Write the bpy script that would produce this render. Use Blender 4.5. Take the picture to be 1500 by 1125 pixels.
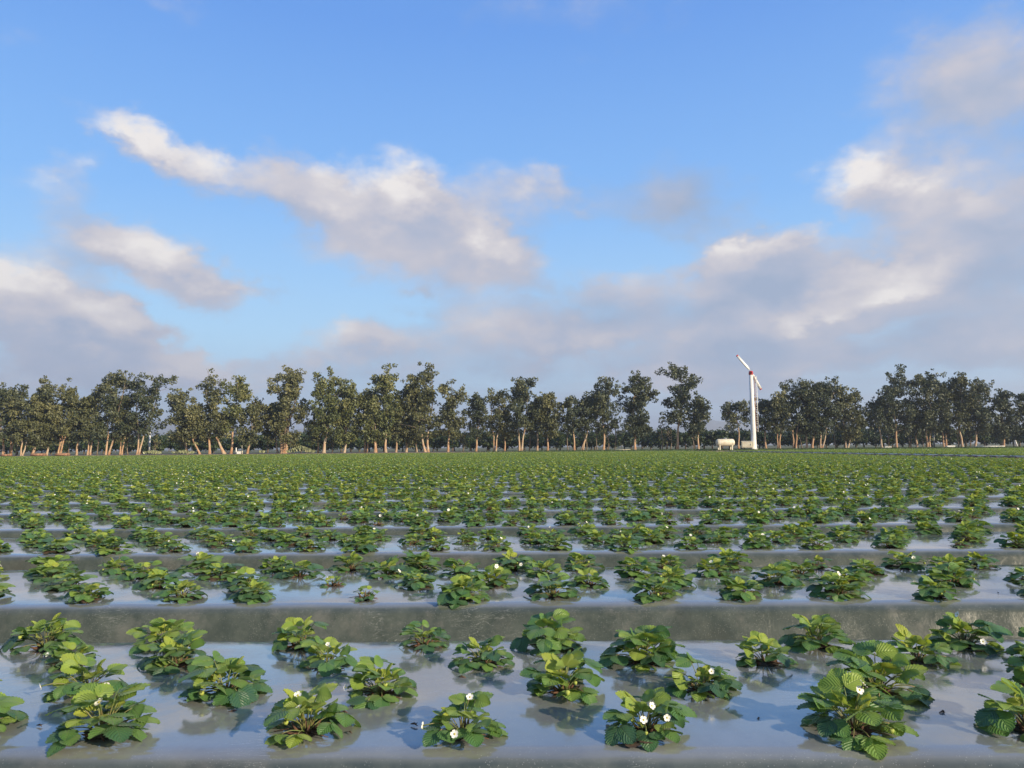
import bpy, bmesh, math, random
import numpy as np
from mathutils import Vector, Matrix, Euler, noise as mnoise

for _o in list(bpy.data.objects):
    bpy.data.objects.remove(_o)
S = bpy.context.scene
COL = S.collection
rad = math.radians

# ------------------------------------------------------------------ camera
CAMZ = 0.965
FPX = 1112.0            # focal length in pixels of a 1500 px wide frame
PITCH, ROLL = rad(4.75), rad(0.5)
cam_data = bpy.data.cameras.new('camera')
cam = bpy.data.objects.new('camera', cam_data)
COL.objects.link(cam)
cam_data.sensor_width = 36.0
cam_data.lens = 36.0 * FPX / 1500.0
cam_data.clip_start = 0.05
cam_data.clip_end = 12000
_f = Vector((0, math.cos(PITCH), math.sin(PITCH)))
_r0 = Vector((1, 0, 0))
_u0 = Vector((0, -math.sin(PITCH), math.cos(PITCH)))
_r = _r0 * math.cos(ROLL) - _u0 * math.sin(ROLL)
_u = _u0 * math.cos(ROLL) + _r0 * math.sin(ROLL)
cam.matrix_world = Matrix(((_r.x, _u.x, -_f.x, 0), (_r.y, _u.y, -_f.y, 0), (_r.z, _u.z, -_f.z, CAMZ), (0, 0, 0, 1)))
S.camera = cam

def at(px, py, Y):
    """world point on the plane y = Y that is seen at photo pixel (px, py)"""
    d = _f + _r * ((px - 750) / FPX) + _u * ((562.5 - py) / FPX)
    t = Y / d.y
    return Vector((d.x * t, Y, CAMZ + d.z * t))

# ------------------------------------------------------------------ render settings
S.render.engine = 'CYCLES'
S.view_settings.view_transform = 'Standard'
S.view_settings.look = 'None'
S.view_settings.exposure = 0.45
S.view_settings.gamma = 1.0
S.view_settings.use_curve_mapping = False
S.cycles.max_bounces = 6
S.cycles.transparent_max_bounces = 8
S.cycles.diffuse_bounces = 3
S.cycles.glossy_bounces = 3
S.cycles.transmission_bounces = 4
S.cycles.volume_bounces = 0
S.cycles.caustics_reflective = False
S.cycles.caustics_refractive = False

# ------------------------------------------------------------------ sun and sky
SUN_AZ, SUN_EL = rad(130), rad(21)        # behind the camera, to the right
sun_dir = Vector((math.sin(SUN_AZ) * math.cos(SUN_EL), math.cos(SUN_AZ) * math.cos(SUN_EL), math.sin(SUN_EL)))
sun_data = bpy.data.lights.new('sun', 'SUN')
sun_data.energy = 5.0
sun_data.angle = rad(0.5)
sun_data.color = (1.0, 0.84, 0.60)
sun = bpy.data.objects.new('sun', sun_data)
COL.objects.link(sun)
sun.rotation_euler = sun_dir.to_track_quat('Z', 'Y').to_euler()
sun.location = (0, -20, 30)

SKY_K = 0.10
world = bpy.data.worlds.new('World')
S.world = world
world.use_nodes = True

class G:
    """small helper to write node graphs"""
    def __init__(s, nt): s.nt = nt
    def n(s, t, **kw):
        nd = s.nt.nodes.new(t)
        for k, v in kw.items():
            if k in nd.bl_rna.properties.keys(): setattr(nd, k, v)
        return nd
    def setin(s, sock, v):
        if isinstance(v, bpy.types.NodeSocket): s.nt.links.new(v, sock)
        elif v is not None:
            if hasattr(sock, 'default_value'):
                dv = sock.default_value
                if hasattr(dv, '__len__'):
                    v = tuple(v)
                    if len(dv) == 4 and len(v) == 3: v = v + (1.0,)
                sock.default_value = v
    def m(s, op, a, b=None, c=None, clamp=False):
        nd = s.nt.nodes.new('ShaderNodeMath'); nd.operation = op; nd.use_clamp = clamp
        for i, v in enumerate((a, b, c)):
            if v is not None: s.setin(nd.inputs[i], v)
        return nd.outputs[0]
    def vm(s, op, a, b=None, c=None, out=0):
        nd = s.nt.nodes.new('ShaderNodeVectorMath'); nd.operation = op
        for i, v in enumerate((a, b, c)):
            if v is not None: s.setin(nd.inputs[i], v)
        return nd.outputs[out]
    def ramp(s, x, lo, hi, a=0.0, b=1.0, smooth=True):
        nd = s.nt.nodes.new('ShaderNodeMapRange'); nd.interpolation_type = 'SMOOTHSTEP' if smooth else 'LINEAR'
        nd.clamp = True
        s.setin(nd.inputs[0], x)
        for i, v in ((1, lo), (2, hi), (3, a), (4, b)): s.setin(nd.inputs[i], v)
        return nd.outputs[0]
    def mix(s, f, a, b, mode='MIX'):
        nd = s.nt.nodes.new('ShaderNodeMix'); nd.data_type = 'RGBA'; nd.blend_type = mode
        s.setin(nd.inputs[0], f); s.setin(nd.inputs[6], a); s.setin(nd.inputs[7], b)
        return nd.outputs[2]
    def noise(s, vec, scale, detail=4, rough=0.55, out=0, dist=0.0):
        nd = s.nt.nodes.new('ShaderNodeTexNoise')
        s.setin(nd.inputs['Vector'], vec); nd.inputs['Scale'].default_value = scale
        nd.inputs['Detail'].default_value = detail; nd.inputs['Roughness'].default_value = rough
        nd.inputs['Distortion'].default_value = dist
        return nd.outputs[out]
    def link(s, a, b): s.nt.links.new(a, b)

# clouds: (azimuth deg, elevation deg, half width, half height, tilt deg, density, brightness)
CLOUDS = [(-28.4, 20.3, 5.17, 1.71, -25.0, 0.75, 0.8),
          (-25.1, 19.5, 5.62, 2.24, -20.0, 0.85, 0.75),
          (-21.1, 19.1, 6.42, 2.43, -10.0, 0.9, 0.6),
          (-17.1, 19.3, 4.6, 2.79, -30.0, 0.9, 0.45),
          (-13.1, 16.5, 6.67, 5.43, -12.0, 1.0, 0.7),
          (-8.5, 16.2, 8.79, 6.36, -12.0, 1.1, 0.8),
          (-2.8, 14.7, 8.52, 5.14, -15.0, 1.1, 0.75),
          (0.6, 13.6, 4.09, 2.65, -10.0, 0.8, 0.7),
          (-7.7, 17.9, 4.08, 2.26, 0.0, 0.7, 1.0),
          (-7.7, 20.6, 4.09, 2.56, 0.0, 0.55, 0.9),
          (1.7, 18.8, 7.55, 3.12, -10.0, 0.85, 0.7),
          (4.6, 19.3, 3.08, 1.68, -35.0, 0.5, 0.8),
          (-31.6, 17.3, 4.39, 2.24, 15.0, 0.65, 0.9),
          (-28.7, 13.7, 7.19, 2.91, -5.0, 0.6, 0.7),
          (-26.0, 12.9, 7.96, 3.58, -22.0, 1.1, 0.85),
          (-22.7, 11.3, 4.39, 2.15, -25.0, 0.8, 0.6),
          (-18.6, 10.8, 3.86, 0.88, -5.0, 0.5, 0.2),
          (-33.3, 10.4, 6.25, 3.91, -20.0, 1.1, 0.85),
          (-32.1, 8.3, 8.61, 3.41, -15.0, 1.0, 0.55),
          (-28.5, 7.7, 7.13, 2.35, -10.0, 0.9, 0.65),
          (-30.8, 6.0, 11.58, 2.88, 0.0, 0.8, 0.4),
          (-28.6, 9.5, 3.57, 1.76, -35.0, 0.6, 0.1),
          (-28.4, 4.3, 17.74, 2.95, 0.0, 0.7, 0.35),
          (-23.5, 5.6, 8.03, 1.84, 0.0, 0.6, 0.8),
          (-15.2, 6.3, 10.41, 2.91, 5.0, 0.6, 0.5),
          (-10.3, 7.9, 5.98, 1.97, 5.0, 0.7, 0.85),
          (-3.1, 8.0, 10.12, 3.21, 0.0, 0.8, 0.3),
          (2.6, 9.5, 11.49, 3.07, 0.0, 0.7, 0.35),
          (5.2, 8.1, 5.38, 1.33, 5.0, 0.6, 0.85),
          (-6.2, 4.9, 13.37, 3.33, 0.0, 0.8, 0.4),
          (7.9, 12.1, 7.41, 2.37, 0.0, 0.6, 0.5),
          (13.1, 18.0, 8.35, 4.32, -8.0, 1.15, 0.0),
          (18.5, 13.0, 7.1, 3.15, 12.0, 1.0, 0.45),
          (18.8, 14.2, 3.88, 1.63, 15.0, 0.8, 1.15),
          (15.3, 10.5, 13.74, 3.34, 0.0, 0.9, 0.12),
          (22.4, 10.9, 10.68, 3.82, 0.0, 1.0, 0.12),
          (26.0, 10.1, 7.32, 2.52, 8.0, 1.4, 1.3),
          (22.3, 8.7, 10.65, 1.73, 0.0, 1.0, 1.0),
          (26.4, 17.6, 5.23, 3.64, 0.0, 1.2, 0.95),
          (31.8, 15.6, 8.75, 3.93, 0.0, 1.1, 0.5),
          (32.0, 12.4, 10.41, 3.96, 0.0, 1.0, 0.2),
          (30.5, 24.0, 7.8, 5.48, 0.0, 0.8, 0.5),
          (34.0, 22.2, 7.49, 5.87, 0.0, 0.8, 0.35),
          (32.9, 8.6, 7.97, 4.5, 0.0, 1.0, 0.45),
          (26.5, 5.5, 24.12, 3.6, 0.0, 1.0, 0.35),
          (12.8, 6.7, 16.44, 3.92, 0.0, 1.0, 0.3),
          (32.4, 19.9, 7.59, 3.02, 0.0, 0.35, 0.35),
          (5.1, 31.4, 18.17, 4.47, 0.0, 0.42, 0.45),
          (-25.4, 28.8, 5.7, 1.78, -20.0, 0.45, 0.8),
          (-33.5, 24.7, 4.66, 2.12, -10.0, 0.25, 0.7),
          (-6.6, 11.3, 1.08, 0.93, 0.0, 0.5, 0.05)]

def build_world():
    nt = world.node_tree
    nt.nodes.clear()
    g = G(nt)
    tc = g.n('ShaderNodeTexCoord')
    d = g.vm('NORMALIZE', tc.outputs['Generated'])
    sep = g.n('ShaderNodeSeparateXYZ'); g.link(d, sep.inputs[0])
    az = g.m('MULTIPLY', g.m('ARCTAN2', sep.outputs[0], sep.outputs[1]), 57.2958)
    el = g.m('MULTIPLY', g.m('ARCSINE', sep.outputs[2]), 57.2958)
    comb = g.n('ShaderNodeCombineXYZ'); g.link(az, comb.inputs[0]); g.link(el, comb.inputs[1])
    # ragged edges: warp the angle by noise of the direction
    st = g.vm('MULTIPLY', d, (1.0, 1.0, 1.7))
    w1 = g.vm('SUBTRACT', g.noise(st, 5.0, 3, 0.5, out=1), (0.5, 0.5, 0.5))
    w2 = g.vm('SUBTRACT', g.noise(st, 22.0, 5, 0.6, out=1), (0.5, 0.5, 0.5))
    p = g.vm('MULTIPLY_ADD', w1, (9.0, 4.5, 0.0), comb.outputs[0])
    p = g.vm('MULTIPLY_ADD', w2, (4.5, 3.2, 0.0), p)
    fb = g.noise(st, 13.0, 7, 0.58)
    fbc = g.m('SUBTRACT', fb, 0.5)

    def field(pv, colour):
        acc = None; acw = None
        for (a, e, hw, hh, rot, s_, c_) in CLOUDS:
            mp = g.n('ShaderNodeMapping'); mp.vector_type = 'TEXTURE'
            g.link(pv, mp.inputs[0])
            mp.inputs['Location'].default_value = (a, e, 0)
            mp.inputs['Rotation'].default_value = (0, 0, rad(rot))
            mp.inputs['Scale'].default_value = (hw, hh, 1)
            gr = g.n('ShaderNodeTexGradient'); gr.gradient_type = 'SPHERICAL'
            g.link(mp.outputs[0], gr.inputs[0])
            acc = g.m('MULTIPLY_ADD', gr.outputs[1], s_, acc if acc is not None else 0.0)
            if colour: acw = g.m('MULTIPLY_ADD', gr.outputs[1], s_ * c_, acw if acw is not None else 0.0)
        return acc, acw
    A, W = field(p, True)
    # the same field a little higher up: where it thins out upwards the cloud is a lit top
    fb2 = g.noise(g.vm('ADD', st, (-0.014, 0.0, 0.05)), 13.0, 7, 0.58)
    B, _ = field(g.vm('ADD', p, (-0.7, 1.7, 0.0)), False)
    cav = g.m('DIVIDE', W, g.m('MAXIMUM', A, 0.05))
    dens_raw = g.m('MULTIPLY_ADD', fbc, 1.0, A)
    dens_up = g.m('MULTIPLY_ADD', g.m('SUBTRACT', fb2, 0.5), 1.0, B)
    # beyond the part of the sky that is modelled cloud by cloud: broken cloud cover from noise
    zz = g.m('MAXIMUM', g.m('ADD', sep.outputs[2], 0.16), 0.05)
    pl = g.vm('DIVIDE', d, None)
    nd_div = pl.node
    cz = g.n('ShaderNodeCombineXYZ'); [g.link(zz, cz.inputs[i]) for i in range(3)]
    g.link(cz.outputs[0], nd_div.inputs[1])
    gen = g.noise(nd_div.outputs[0], 1.1, 6, 0.55)
    m_az = g.ramp(g.m('ABSOLUTE', az), 36.0, 52.0)
    m_el = g.ramp(el, 31.0, 42.0)
    mask = g.m('MAXIMUM', m_az, m_el)
    extra = g.m('MULTIPLY', g.ramp(gen, 0.50, 0.68), mask)
    bank = g.m('MULTIPLY', g.ramp(el, 1.0, 9.0, 1.0, 0.0), g.ramp(g.noise(g.vm('MULTIPLY', st, (1.0, 1.0, 4.0)), 5.0, 4, 0.55), 0.35, 0.65, 0.45, 1.0))
    dens = g.ramp(dens_raw, 0.18, 1.15)
    dens = g.m('MAXIMUM', dens, bank)
    dens = g.m('MAXIMUM', dens, g.m('MULTIPLY', extra, 0.9))
    dens = g.m('MULTIPLY', dens, 0.97)
    edge = g.ramp(g.m('SUBTRACT', dens_raw, dens_up), -0.35, 0.85)
    lit = g.m('MULTIPLY', cav, 0.50)
    lit = g.m('ADD', lit, g.m('MULTIPLY', edge, g.m('MULTIPLY_ADD', cav, 0.45, 0.16)))
    lit = g.m('ADD', lit, g.m('MULTIPLY', fbc, 0.7))
    lit = g.m('ADD', lit, g.m('MULTIPLY', g.m('SUBTRACT', g.noise(st, 7.5, 3, 0.5), 0.5), 1.25))
    lit = g.m('MULTIPLY_ADD', extra, 0.35, lit, clamp=True)
    cr = g.n('ShaderNodeValToRGB'); g.link(lit, cr.inputs[0])
    e = cr.color_ramp.elements
    stops = [(0.0, (0.30, 0.37, 0.51)), (0.3, (0.395, 0.43, 0.54)), (0.55, (0.50, 0.49, 0.55)), (0.8, (0.62, 0.585, 0.60)), (1.0, (0.80, 0.755, 0.72))]
    e[0].position = 0; e[0].color = stops[0][1] + (1,)
    e[1].position = 1; e[1].color = stops[-1][1] + (1,)
    for ps, c in stops[1:-1]:
        q = e.new(ps); q.color = c + (1,)
    cloud = g.vm('SCALE', cr.outputs[0]); cloud.node.inputs['Scale'].default_value = 0.87 / SKY_K
    sky = g.n('ShaderNodeTexSky'); sky.sky_type = 'NISHITA'; sky.sun_disc = False
    sky.sun_elevation = SUN_EL; sky.sun_rotation = SUN_AZ
    sky.altitude = 20; sky.air_density = 1.0; sky.dust_density = 0.6; sky.ozone_density = 1.6
    gr = g.n('ShaderNodeValToRGB'); g.link(g.m('DIVIDE', el, 60.0, clamp=True), gr.inputs[0])
    e = gr.color_ramp.elements
    st_ = [(0.0, (0.46, 0.62, 0.82)), (0.13, (0.40, 0.67, 0.93)), (0.3, (0.205, 0.465, 0.90)), (0.5, (0.115, 0.315, 0.79)), (1.0, (0.06, 0.19, 0.56))]
    e[0].position = 0; e[0].color = st_[0][1] + (1,)
    e[1].position = 1; e[1].color = st_[-1][1] + (1,)
    for ps, c in st_[1:-1]:
        q = e.new(ps); q.color = c + (1,)
    deep = g.vm('SCALE', gr.outputs[0]); deep.node.inputs['Scale'].default_value = 0.87 / SKY_K
    skyc = g.mix(g.ramp(g.m('ABSOLUTE', az), 50.0, 110.0, 0.86, 0.25), sky.outputs[0], deep)
    col = g.mix(dens, skyc, cloud)
    bg = g.n('ShaderNodeBackground'); g.link(col, bg.inputs[0]); bg.inputs[1].default_value = SKY_K
    out = g.n('ShaderNodeOutputWorld'); g.link(bg.outputs[0], out.inputs[0])
world.cycles.sampling_method = 'MANUAL'
world.cycles.sample_map_resolution = 512
build_world()

# ------------------------------------------------------------------ helpers
def tag(o, label=None, cat=None, group=None, kind=None):
    if label: o['label'] = label
    if cat: o['category'] = cat
    if group: o['group'] = group
    if kind: o['kind'] = kind
    return o

def link(o, parent=None):
    COL.objects.link(o)
    if parent is not None: o.parent = parent
    return o

def empty(name, loc=(0, 0, 0), rz=0.0):
    o = bpy.data.objects.new(name, None)
    o.empty_display_size = 0.05
    o.location = loc
    o.rotation_euler = (0, 0, rz)
    return link(o)

def mesh_obj(name, me, parent=None, loc=None):
    o = bpy.data.objects.new(name, me)
    if loc is not None: o.location = loc
    return link(o, parent)

class MB:
    """mesh collector: vertices, faces, material index per face, a per-vertex value 'tone' and a uv"""
    def __init__(s):
        s.v = []; s.f = []; s.mi = []; s.tone = []; s.uv = []; s.n = 0
    def add(s, verts, faces, mi=0, tone=0.5, uv=None):
        verts = np.asarray(verts, dtype=np.float64)
        s.v.append(verts)
        b = s.n
        s.f.extend([tuple(i + b for i in f) for f in faces])
        s.mi.extend([mi] * len(faces))
        s.tone.append(np.full(len(verts), tone) if np.isscalar(tone) else np.asarray(tone))
        s.uv.append(np.zeros((len(verts), 2)) if uv is None else np.asarray(uv))
        s.n += len(verts)
    def merge(s, o, mat=None, tone_add=0.0, mi_map=None):
        """add another collector, moved by a 4x4 matrix"""
        v = np.concatenate(o.v)
        if mat is not None:
            m = np.array(mat)
            v = v @ m[:3, :3].T + m[:3, 3]
        b = s.n
        s.v.append(v); s.f.extend([tuple(i + b for i in f) for f in o.f])
        s.mi.extend(o.mi); s.tone.append(np.concatenate(o.tone) + tone_add); s.uv.append(np.concatenate(o.uv))
        s.n += len(v)
    def mesh(s, name, mats, smooth=True):
        me = bpy.data.meshes.new(name)
        v = np.concatenate(s.v) if s.v else np.zeros((0, 3))
        me.from_pydata(v.tolist(), [], s.f)
        for m in mats: me.materials.append(m)
        if len(mats) > 1: me.polygons.foreach_set('material_index', s.mi)
        if smooth: me.polygons.foreach_set('use_smooth', [True] * len(s.f))
        a = me.attributes.new('tone', 'FLOAT', 'POINT'); a.data.foreach_set('value', np.concatenate(s.tone).astype(np.float32))
        uvv = np.concatenate(s.uv)
        li = np.empty(len(me.loops), dtype=np.int32); me.loops.foreach_get('vertex_index', li)
        ul = me.uv_layers.new(name='uv'); ul.data.foreach_set('uv', uvv[li].astype(np.float32).ravel())
        me.update()
        return me

def tube(mb, pts, radii, sides=6, mi=0, tone=0.5, cap=True):
    pts = [Vector(p) for p in pts]
    n = len(pts); vs = []; fs = []
    ref = Vector((0.31, 0.95, 0.11))
    for i, p in enumerate(pts):
        t = (pts[min(i + 1, n - 1)] - pts[max(i - 1, 0)])
        if t.length < 1e-9: t = Vector((0, 0, 1))
        t.normalize()
        a = ref - t * ref.dot(t)
        if a.length < 1e-3: a = Vector((1, 0, 0)) - t * t.x
        a.normalize(); b = t.cross(a)
        for k in range(sides):
            w = 2 * math.pi * k / sides
            vs.append(p + (a * math.cos(w) + b * math.sin(w)) * radii[i])
    for i in range(n - 1):
        for k in range(sides):
            k2 = (k + 1) % sides
            fs.append((i * sides + k, i * sides + k2, (i + 1) * sides + k2, (i + 1) * sides + k))
    if cap:
        fs.append(tuple(range((n - 1) * sides, n * sides)))
        fs.append(tuple(reversed(range(sides))))
    mb.add([tuple(v) for v in vs], fs, mi, tone)

def box(mb, x0, y0, z0, x1, y1, z1, mi=0, tone=0.5, bevel=0.0):
    if bevel <= 0:
        v = [(x0, y0, z0), (x1, y0, z0), (x1, y1, z0), (x0, y1, z0), (x0, y0, z1), (x1, y0, z1), (x1, y1, z1), (x0, y1, z1)]
        f = [(0, 3, 2, 1), (4, 5, 6, 7), (0, 1, 5, 4), (1, 2, 6, 5), (2, 3, 7, 6), (3, 0, 4, 7)]
        mb.add(v, f, mi, tone); return
    bm = bmesh.new()
    bmesh.ops.create_cube(bm, size=1)
    for v in bm.verts:
        v.co = Vector(((x0 + x1) / 2 + v.co.x * (x1 - x0), (y0 + y1) / 2 + v.co.y * (y1 - y0), (z0 + z1) / 2 + v.co.z * (z1 - z0)))
    bmesh.ops.bevel(bm, geom=bm.edges[:], offset=bevel, segments=2, affect='EDGES')
    bm.verts.index_update()
    mb.add([tuple(v.co) for v in bm.verts], [tuple(v.index for v in f.verts) for f in bm.faces], mi, tone)
    bm.free()

def material(name):
    m = bpy.data.materials.new(name); m.use_nodes = True
    nt = m.node_tree; nt.nodes.clear()
    g = G(nt)
    out = g.n('ShaderNodeOutputMaterial')
    return m, g, out

def principled(g, **kw):
    b = g.n('ShaderNodeBsdfPrincipled')
    for k, v in kw.items():
        g.setin(b.inputs[k.replace('_', ' ')], v)
    return b

def bump(g, h, strength=1.0, dist=0.01):
    b = g.n('ShaderNodeBump'); b.inputs['Strength'].default_value = strength; b.inputs['Distance'].default_value = dist
    g.link(h, b.inputs['Height'])
    return b.outputs[0]

# ------------------------------------------------------------------ materials
def mat_film():
    m, g, out = material('wet_plastic_film')
    tc = g.n('ShaderNodeTexCoord').outputs['Object']
    n1 = g.noise(tc, 1.3, 4, 0.6)
    n2 = g.noise(tc, 9.0, 5, 0.65)
    col = g.mix(g.ramp(n2, 0.35, 0.7), (0.050, 0.064, 0.057), (0.085, 0.100, 0.088))
    col = g.mix(g.m('MULTIPLY', g.ramp(n1, 0.52, 0.74), 0.55), col, (0.115, 0.100, 0.075))   # damp sand showing through
    # the loose top of the bed is misted with condensation, the flanks cling to wet soil
    spz = g.n('ShaderNodeSeparateXYZ'); g.link(tc, spz.inputs[0])
    mist = g.m('MULTIPLY', g.ramp(spz.outputs[2], 0.262, 0.284), g.m('MULTIPLY_ADD', g.noise(tc, 2.2, 5, 0.6), 0.7, 0.45))
    col = g.mix(g.m('MULTIPLY', mist, 0.75), col, (0.31, 0.32, 0.315))
    # beads of water and sand grains under the film
    vo = g.n('ShaderNodeTexVoronoi'); vo.feature = 'F1'; g.link(tc, vo.inputs['Vector']); vo.inputs['Scale'].default_value = 150
    bead = g.m('MULTIPLY', g.ramp(vo.outputs['Distance'], 0.10, 0.22, 1.0, 0.0), g.ramp(g.noise(tc, 14, 3), 0.36, 0.60))
    col = g.mix(g.m('MULTIPLY', bead, 0.5), col, (0.42, 0.43, 0.42))
    # faint scratches and creases
    st = g.vm('MULTIPLY', tc, (7.0, 60.0, 20.0))
    cr = g.noise(st, 1.0, 4, 0.6, dist=1.2)
    crm = g.m('MULTIPLY', g.ramp(g.m('ABSOLUTE', g.m('SUBTRACT', cr, 0.5)), 0.0, 0.012, 1.0, 0.0), g.ramp(g.noise(tc, 3.0, 3), 0.5, 0.7))
    col = g.mix(g.m('MULTIPLY', crm, 0.4), col, (0.4, 0.41, 0.4))
    dust = g.ramp(g.noise(tc, 5.5, 7, 0.7), 0.50, 0.72)
    col = g.mix(g.m('MULTIPLY', dust, 0.45), col, (0.17, 0.17, 0.155))
    rough = g.m('ADD', g.m('MULTIPLY', dust, 0.14), 0.11)
    rough = g.m('MULTIPLY_ADD', crm, 0.2, rough)
    rough = g.m('ADD', rough, g.ramp(spz.outputs[2], 0.24, 0.275, 0.16, 0.0))
    topm = g.ramp(spz.outputs[2], 0.24, 0.275)
    h = g.m('MULTIPLY_ADD', g.noise(tc, 7.0, 3, 0.5), 0.9, g.m('MULTIPLY', g.noise(tc, 60.0, 2, 0.5), 0.07))
    flank = g.noise(g.vm('MULTIPLY', tc, (8.0, 3.0, 6.0)), 1.0, 5, 0.65, dist=1.2)
    h = g.m('MULTIPLY_ADD', g.m('MULTIPLY', flank, g.ramp(spz.outputs[2], 0.24, 0.275, 1.0, 0.0)), 0.9, h)
    h = g.m('MULTIPLY_ADD', bead, 0.05, h)
    b = principled(g, Base_Color=col, Roughness=rough, IOR=g.m('MULTIPLY_ADD', topm, 0.78, 1.32), Normal=bump(g, h, 0.32, 0.009))
    g.link(g.m('MULTIPLY', topm, 0.6), b.inputs['Coat Weight']); b.inputs['Coat Roughness'].default_value = 0.07; b.inputs['Coat IOR'].default_value = 1.5
    g.link(b.outputs[0], out.inputs[0])
    return m

def mat_leaf():
    m, g, out = material('strawberry_leaf')
    at_ = g.n('ShaderNodeAttribute'); at_.attribute_name = 'tone'
    oi = g.n('ShaderNodeObjectInfo')
    uv = g.n('ShaderNodeUVMap'); uv.uv_map = 'uv'
    sp = g.n('ShaderNodeSeparateXYZ'); g.link(uv.outputs[0], sp.inputs[0])
    t = g.m('ADD', at_.outputs['Fac'], g.m('MULTIPLY', g.m('SUBTRACT', oi.outputs['Random'], 0.5), 0.34))
    gn = g.n('ShaderNodeNewGeometry')
    t = g.m('ADD', t, g.m('MULTIPLY', g.m('SUBTRACT', g.noise(gn.outputs['Position'], 30, 2), 0.5), 0.18), clamp=True)
    cr = g.n('ShaderNodeValToRGB'); g.link(t, cr.inputs[0])
    e = cr.color_ramp.elements
    e[0].position = 0.0; e[0].color = (0.046, 0.125, 0.068, 1)
    e[1].position = 1.0; e[1].color = (0.38, 0.43, 0.06, 1)
    for ps, c in ((0.28, (0.090, 0.215, 0.062)), (0.5, (0.18, 0.31, 0.06)), (0.78, (0.33, 0.43, 0.07))):
        q = e.new(ps); q.color = c + (1,)
    # side veins slant forward from the midrib
    u = g.m('ABSOLUTE', sp.outputs[0])
    ph = g.m('SUBTRACT', g.m('MULTIPLY', sp.outputs[1], 7.0), g.m('MULTIPLY', u, 3.0))
    wv = g.m('COSINE', g.m('MULTIPLY', ph, 6.2832))
    vein = g.ramp(wv, 0.80, 1.0)
    mid = g.ramp(u, 0.0, 0.07, 1.0, 0.0)
    vn = g.m('MAXIMUM', vein, mid)
    col = g.mix(g.m('MULTIPLY', vn, 0.22), cr.outputs[0], (0.22, 0.30, 0.10))
    back = g.n('ShaderNodeNewGeometry').outputs['Backfacing']
    col = g.mix(g.m('MULTIPLY', back, 0.45), col, (0.15, 0.22, 0.10))
    h = g.m('SUBTRACT', g.m('MULTIPLY', wv, -0.5), g.m('MULTIPLY', mid, 0.8))
    b = principled(g, Base_Color=col, Roughness=0.42, Normal=bump(g, h, 0.6, 0.002))
    b.inputs['IOR'].default_value = 1.5
    b.inputs['Sheen Weight'].default_value = 0.10; b.inputs['Sheen Roughness'].default_value = 0.4
    tr = g.n('ShaderNodeBsdfTranslucent'); g.link(g.mix(1.0, col, (1.9, 1.7, 0.7), 'MULTIPLY'), tr.inputs[0])
    mx = g.n('ShaderNodeMixShader'); mx.inputs[0].default_value = 0.33
    g.link(b.outputs[0], mx.inputs[1]); g.link(tr.outputs[0], mx.inputs[2]); g.link(mx.outputs[0], out.inputs[0])
    return m

def mat_simple(name, col, rough=0.6, var=0.25, scale=8.0, col2=None, bumps=0.0, metallic=0.0, dist=0.01, detail=4):
    m, g, out = material(name)
    tc = g.n('ShaderNodeTexCoord').outputs['Object']
    n = g.noise(tc, scale, detail, 0.6)
    c2 = col2 if col2 else tuple(c * (1 - var) for c in col)
    c = g.mix(g.ramp(n, 0.35, 0.68), col, c2)
    kw = dict(Base_Color=c, Roughness=rough, Metallic=metallic)
    if bumps: kw['Normal'] = bump(g, n, bumps, dist)
    b = principled(g, **kw)
    g.link(b.outputs[0], out.inputs[0])
    return m

def mat_foliage(name, dark, mid, light, trans=0.12, rough=0.55):
    m, g, out = material(name)
    at_ = g.n('ShaderNodeAttribute'); at_.attribute_name = 'tone'
    oi = g.n('ShaderNodeObjectInfo')
    t = g.m('ADD', at_.outputs['Fac'], g.m('MULTIPLY', g.m('SUBTRACT', oi.outputs['Random'], 0.5), 0.2), clamp=True)
    cr = g.n('ShaderNodeValToRGB'); g.link(t, cr.inputs[0])
    e = cr.color_ramp.elements
    e[0].position = 0.0; e[0].color = dark + (1,); e[1].position = 1.0; e[1].color = light + (1,)
    q = e.new(0.5); q.color = mid + (1,)
    b = principled(g, Base_Color=cr.outputs[0], Roughness=rough)
    tr = g.n('ShaderNodeBsdfTranslucent'); g.link(cr.outputs[0], tr.inputs[0])
    mx = g.n('ShaderNodeMixShader'); mx.inputs[0].default_value = trans
    g.link(b.outputs[0], mx.inputs[1]); g.link(tr.outputs[0], mx.inputs[2]); g.link(mx.outputs[0], out.inputs[0])
    return m

def mat_bark():
    m, g, out = material('peeling_bark')
    tc = g.n('ShaderNodeTexCoord').outputs['Object']
    oi = g.n('ShaderNodeObjectInfo')
    st = g.vm('MULTIPLY', tc, (5.0, 5.0, 1.1))
    n = g.noise(st, 1.0, 5, 0.65)
    n2 = g.noise(tc, 1.2, 3, 0.5)
    c = g.mix(g.ramp(n, 0.38, 0.64), (0.52, 0.36, 0.23), (0.36, 0.19, 0.10))
    c = g.mix(g.ramp(g.m('ADD', n2, g.m('MULTIPLY', oi.outputs['Random'], 0.3)), 0.6, 0.8), c, (0.46, 0.37, 0.27))
    b = principled(g, Base_Color=c, Roughness=0.8, Normal=bump(g, n, 0.6, 0.05))
    g.link(b.outputs[0], out.inputs[0])
    return m

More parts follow.
